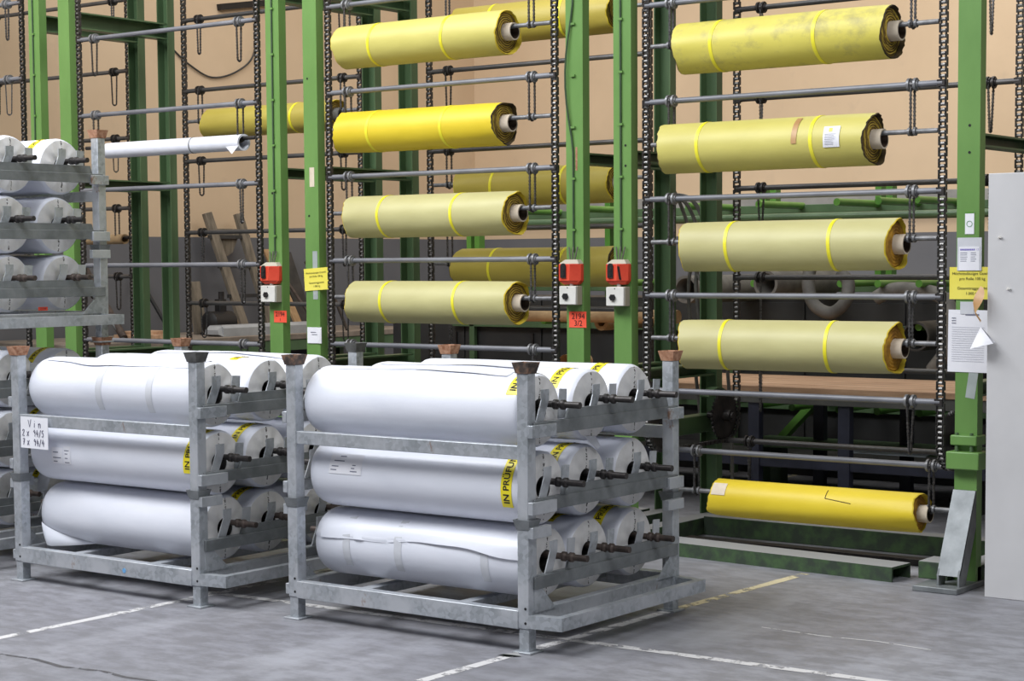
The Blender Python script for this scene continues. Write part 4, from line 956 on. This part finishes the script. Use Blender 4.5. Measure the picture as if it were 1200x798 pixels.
hose([(-5.56, 11.6, 1.34), (-5.40, 11.6, 1.40), (-5.10, 11.6, 1.36), (-4.98, 11.55, 1.20), (-5.0, 11.5, 1.0), (-5.1, 11.5, 0.86)], 0.05, 'grey_sleeve', 'draped_hose', 'grey hose hanging beside the black rubber sleeve', 'hose')
tag(part('long_pipe', MB().tube([(-9.6, 11.36, 1.20), (-7.0, 11.36, 1.20)], 0.05, 16), 'kraft'), 'long dull brown pipe lying level behind the middle lift', 'pipe')
tag(part('long_pipe', MB().tube([(-9.7, 11.4, 1.90), (-4.4, 11.4, 1.90)], 0.028, 12), 'green_dark'), 'long green pipe running level above the khaki rolls', 'pipe')
# cable bundle hanging by the right lift
hose([(-5.86, 9.47, 2.02), (-5.83, 9.50, 1.93), (-5.80, 9.53, 1.80), (-5.79, 9.54, 1.66), (-5.74, 9.54, 1.52), (-5.66, 9.56, 1.40), (-5.60, 9.6, 1.2), (-5.60, 9.7, 0.6), (-5.62, 9.75, 0.02)], 0.011, 'cable_grey', 'hanging_cable', 'left strand of the grey cables hanging from the rear post by the third khaki roll', 'cable')
hose([(-5.86, 9.47, 1.99), (-5.79, 9.50, 1.94), (-5.74, 9.53, 1.80), (-5.74, 9.54, 1.64), (-5.80, 9.54, 1.50), (-5.80, 9.56, 1.2), (-5.8, 9.7, 0.5), (-5.8, 9.75, 0.02)], 0.011, 'cable_grey', 'hanging_cable', 'middle strand of the grey cables hanging from the rear post by the third khaki roll', 'cable')
hose([(-5.86, 9.47, 2.0), (-5.76, 9.50, 1.97), (-5.70, 9.53, 1.85), (-5.70, 9.54, 1.68), (-5.75, 9.54, 1.50), (-5.74, 9.56, 1.25), (-5.72, 9.7, 0.5), (-5.72, 9.75, 0.02)], 0.013, 'cable_grey', 'hanging_cable', 'right strand of the grey cables hanging from the rear post by the third khaki roll', 'cable')
# flat stock under the bench
for i, (x0, x1, y0, y1, z, mat, lb) in enumerate(((-6.3, -4.2, 10.9, 11.45, 0.36, 'green_dark', 'flat green steel sheet stored under the plank bench'), (-7.6, -4.4, 10.8, 11.9, 0.24, 'dark_sleeve', 'dark flat board stored lowest under the plank bench'))):
    tag(part('stored_sheet', MB().box((x0, y0, z-0.012), (x1, y1, z+0.012)).box((x0+0.1, y0+0.1, 0), (x0+0.2, y0+0.2, z-0.012)).box((x1-0.2, y0+0.1, 0), (x1-0.1, y0+0.2, z-0.012)).box((x0+0.1, y1-0.2, 0), (x0+0.2, y1-0.1, z-0.012)).box((x1-0.2, y1-0.2, 0), (x1-0.1, y1-0.1, z-0.012)), mat, None, 0.002), lb, 'sheet')
tag(part('metal_sheet', MB().hexa([(-5.35, 10.62, 0.375), (-4.75, 10.62, 0.375), (-4.85, 11.0, 0.375), (-5.25, 11.0, 0.375), (-5.35, 10.62, 0.38), (-4.75, 10.62, 0.38), (-4.85, 11.0, 0.38), (-5.25, 11.0, 0.38)]), 'sheet'), 'blue-grey metal sheet lying under the plank bench', 'sheet')
# curled scrap on the bench
mb = MB(); vs = []; fs = []
for i in range(15):
    a = 4.2*i/14; r_ = 0.05+0.004*i
    for y in (0, 0.25): vs.append((r_*math.cos(a), y, 0.06+r_*math.sin(a)))
for i in range(14): fs.append((2*i, 2*i+1, 2*i+3, 2*i+2))
tag(part('curled_card', MB().add(vs, fs), 'kraft', None, 0, (-7.55, 10.75, 0.81)), 'curled brown card lying on the plank bench between the posts', 'card')

# ------------------------------------------------------------------ background: left wall bench and clutter
T_ = thing('side_bench', 'long low bench along the left wall with clutter on it', 'bench', (-12.6, 11.9, 0))
part('top', MB().box((-13.2, 9.9, 0.90), (-11.9, 14.6, 0.95)), 'bench', T_, 0.004, None, True)
part('apron', MB().box((-11.96, 9.95, 0.80), (-11.91, 14.55, 0.90)), 'green_dark', T_, 0.003, None, True)
for y in (10.0, 11.5, 13.0, 14.4):
    for x in (-13.1, -12.0): part('leg', MB().box((x, y, 0), (x+0.06, y+0.06, 0.90)), 'green_dark', T_, 0, None, True)
part('shelf', MB().box((-13.15, 9.95, 0.40), (-12.0, 14.5, 0.43)), 'dark_sleeve', T_, 0, None, True)
# trestle ladder
T_ = thing('trestle_ladder', 'weathered wooden trestle ladder leaning against the left wall', 'ladder', (-12.9, 12.8, 0.95))
for (y0, y1) in ((12.78, 12.56), (13.14, 12.98)): 
    part('side_rail', MB().bar((-12.80, y0, 0.952), (-13.08, y1, 2.10), 0.045, 0.10, (0, 1, 0)), 'grey_wood', T_, 0.003, None, True)
for q in (0.30, 0.55, 0.8): part('rung', MB().bar((-12.80-0.28*q, 12.70-0.22*q, 0.95+1.15*q), (-12.80-0.28*q, 13.2-0.16*q, 0.95+1.15*q), 0.03, 0.035), 'dark_sleeve', T_, 0, None, True)
part('top_board', MB().prism([(-13.06, 12.60, 1.95), (-13.06, 12.98, 1.95), (-13.06, 12.86, 1.72), (-13.06, 12.78, 1.68)], (0.02, 0, 0)), 'grey_wood', T_, 0, None, True)
# wooden offcut, motor, package, leaning bars and tubes
tag(part('wood_offcut', MB().bar((-12.7, 12.09, 0.951), (-12.78, 12.08, 1.44), 0.05, 0.13, (0, 1, 0)), 'grey_wood', None, 0.003), 'short weathered wood offcut standing behind the dark machine part', 'wood')
T_ = thing('gear_unit', 'dark machine gear unit sitting on the wall bench', 'machine part', (-12.45, 12.1, 0.95))
part('body', MB().tube([(0, -0.17, 0.11), (0, -0.14, 0.11), (0, 0.12, 0.11), (0, 0.15, 0.11)], [0.06, 0.11, 0.11, 0.06], 18), 'black', T_)
part('upright', MB().box((-0.04, -0.03, 0.14), (0.03, 0.06, 0.33)), 'black', T_, 0.006); part('cap', MB().tube([(0, 0.02, 0.32), (0, 0.02, 0.40)], 0.028, 12), 'dark_steel', T_)
part('base', MB().box((-0.09, -0.17, 0.0), (0.09, 0.2, 0.025)), 'dark_steel', T_, 0.003); part('pulley', MB().tube([(0, 0.15, 0.11), (0, 0.185, 0.11)], 0.05, 16), 'kraft', T_)
T_ = thing('wrapped_package', 'long grey wrapped package lying on the wall bench behind the rods', 'package', (-12.15, 12.3, 0.95))
part('body', MB().prism([(-0.1, -0.55, 0.0), (0.1, -0.55, 0.0), (0.1, -0.55, 0.075), (0.075, -0.55, 0.10), (-0.075, -0.55, 0.10), (-0.1, -0.55, 0.075)], (0, 1.35, 0)), 'package', T_)
part('folded_end', MB().hexa([(-0.09, -0.60, 0.02), (0.09, -0.60, 0.02), (0.1, -0.55, 0.0), (-0.1, -0.55, 0.0), (-0.08, -0.60, 0.06), (0.08, -0.60, 0.06), (0.08, -0.55, 0.095), (-0.08, -0.55, 0.095)]), 'package', T_)
for i, (y0, z1, y1, mat, r_, lb) in enumerate(((10.83, 1.55, 10.93, 'galv_dull', 0.014, 'thin bright steel tube leaning leftmost against the left wall'), (10.84, 1.57, 11.03, 'brown_steel', 0.035, 'rusty thick bar leaning against the left wall'), (10.86, 1.48, 11.11, 'galv', 0.014, 'bright steel tube with rings leaning against the left wall'))):
    T_ = thing('leaning_tube', lb, 'tube', (-12.35, y0, 0.951)); d = Vector((-0.72, y1-y0, z1-0.951))
    part('tube', MB().tube([(0, 0, 0.015), d], r_, 10), mat, T_)
    for q in (0.62, 0.74): part('ring', MB().tube([d*q, d*(q+0.025)], r_*1.7, 10), 'dark_steel', T_)
T_ = thing('leaning_bar', 'black bar with clamp head leaning against the left wall behind the green post', 'bar', (-12.55, 11.58, 0.951))
part('shaft', MB().tube([(0, 0, 0.02), (-0.55, 0.12, 0.53)], 0.018, 10), 'black', T_); part('clamp', MB().box((-0.60, 0.09, 0.50), (-0.52, 0.15, 0.58)), 'dark_steel', T_)
tag(part('plank_pile', MB().box((-12.55, 10.9, 0.951), (-12.2, 11.35, 0.99)).box((-12.5, 10.95, 0.99), (-12.25, 11.25, 1.02)), 'planks', None, 0.003), 'small pile of brown boards lying on the wall bench', 'boards')
tag(part('tall_board', MB().bar((-12.75, 13.50, 0.951), (-13.16, 13.45, 1.75), 0.02, 0.10, (0, 1, 0)), 'fresh_wood'), 'narrow pale wood board leaning between the two left green posts', 'board')
tag(part('wide_board', MB().bar((-12.85, 13.72, 0.951), (-13.18, 13.72, 1.72), 0.02, 0.2, (0, 1, 0)), 'dark_sleeve'), 'dark wide board leaning between the two left green posts', 'board')
for i, (a, b) in enumerate((((-12.1, 13.28, 0.952), (-12.9, 13.75, 1.62)), ((-12.15, 13.34, 0.952), (-13.0, 13.9, 1.60)), ((-12.2, 13.20, 0.952), (-13.0, 13.45, 1.56)), ((-12.05, 13.42, 0.952), (-12.85, 13.98, 1.5)))):
    tag(part('leaning_rod', MB().tube([a, b], 0.016, 8), 'dark_steel' if i % 2 else 'brown_steel'), ['dark steel rod leaning behind the middle lift chains, second of four', 'dark steel rod leaning behind the middle lift chains, third of four', 'dark steel rod leaning behind the middle lift chains, leftmost', 'dark steel rod leaning behind the middle lift chains, rightmost'][i], 'rod')
tag(part('upright_plank', MB().box((-12.08, 9.74, 0), (-12.03, 9.79, 1.07)), 'fresh_wood', None, 0.003), 'pale upright wooden batten behind the stacked racks at left', 'batten')
hose([(WX+0.01, 12.3, 3.66), (WX+0.02, 12.5, 3.53), (WX+0.02, 12.8, 3.43), (WX+0.02, 13.15, 3.52), (WX+0.02, 13.39, 3.73), (WX+0.01, 13.42, 4.2)], 0.009, 'dark_sleeve', 'wall_cable', 'thin dark cable looping across the left wall', 'cable')
tag(part('wall_bracket', MB().bar((WX+0.03, 12.9, 4.12), (WX+0.03, 13.6, 4.24), 0.06, 0.06), 'black'), 'black bar fixed high on the left wall', 'bar')


# holes, residue and scrapes on the green posts
for T_, x, zs in ((lifts[3], -3.578, (2.245, 2.115)), (lifts[3], -5.560, (2.235, 2.125)), (lifts[1], -8.235, (2.05, 1.42)), (lifts[2], -7.92, (2.75, 1.9))):
    for z in zs: part('bolt_hole', MB().tube([(x, YC-0.0015, z), (x, YC+0.004, z)], 0.007, 10), 'black', T_, 0, None, True)
part('scrape', MB().box((-5.893, YC-0.0012, 2.11), (-5.880, YC+0.002, 2.24)), 'rust_orange', lifts[2], 0, None, True)
part('tape_residue', MB().box((-7.912, YC-0.0012, 2.08), (-7.872, YC+0.002, 2.20)), 'core', lifts[2], 0, None, True)
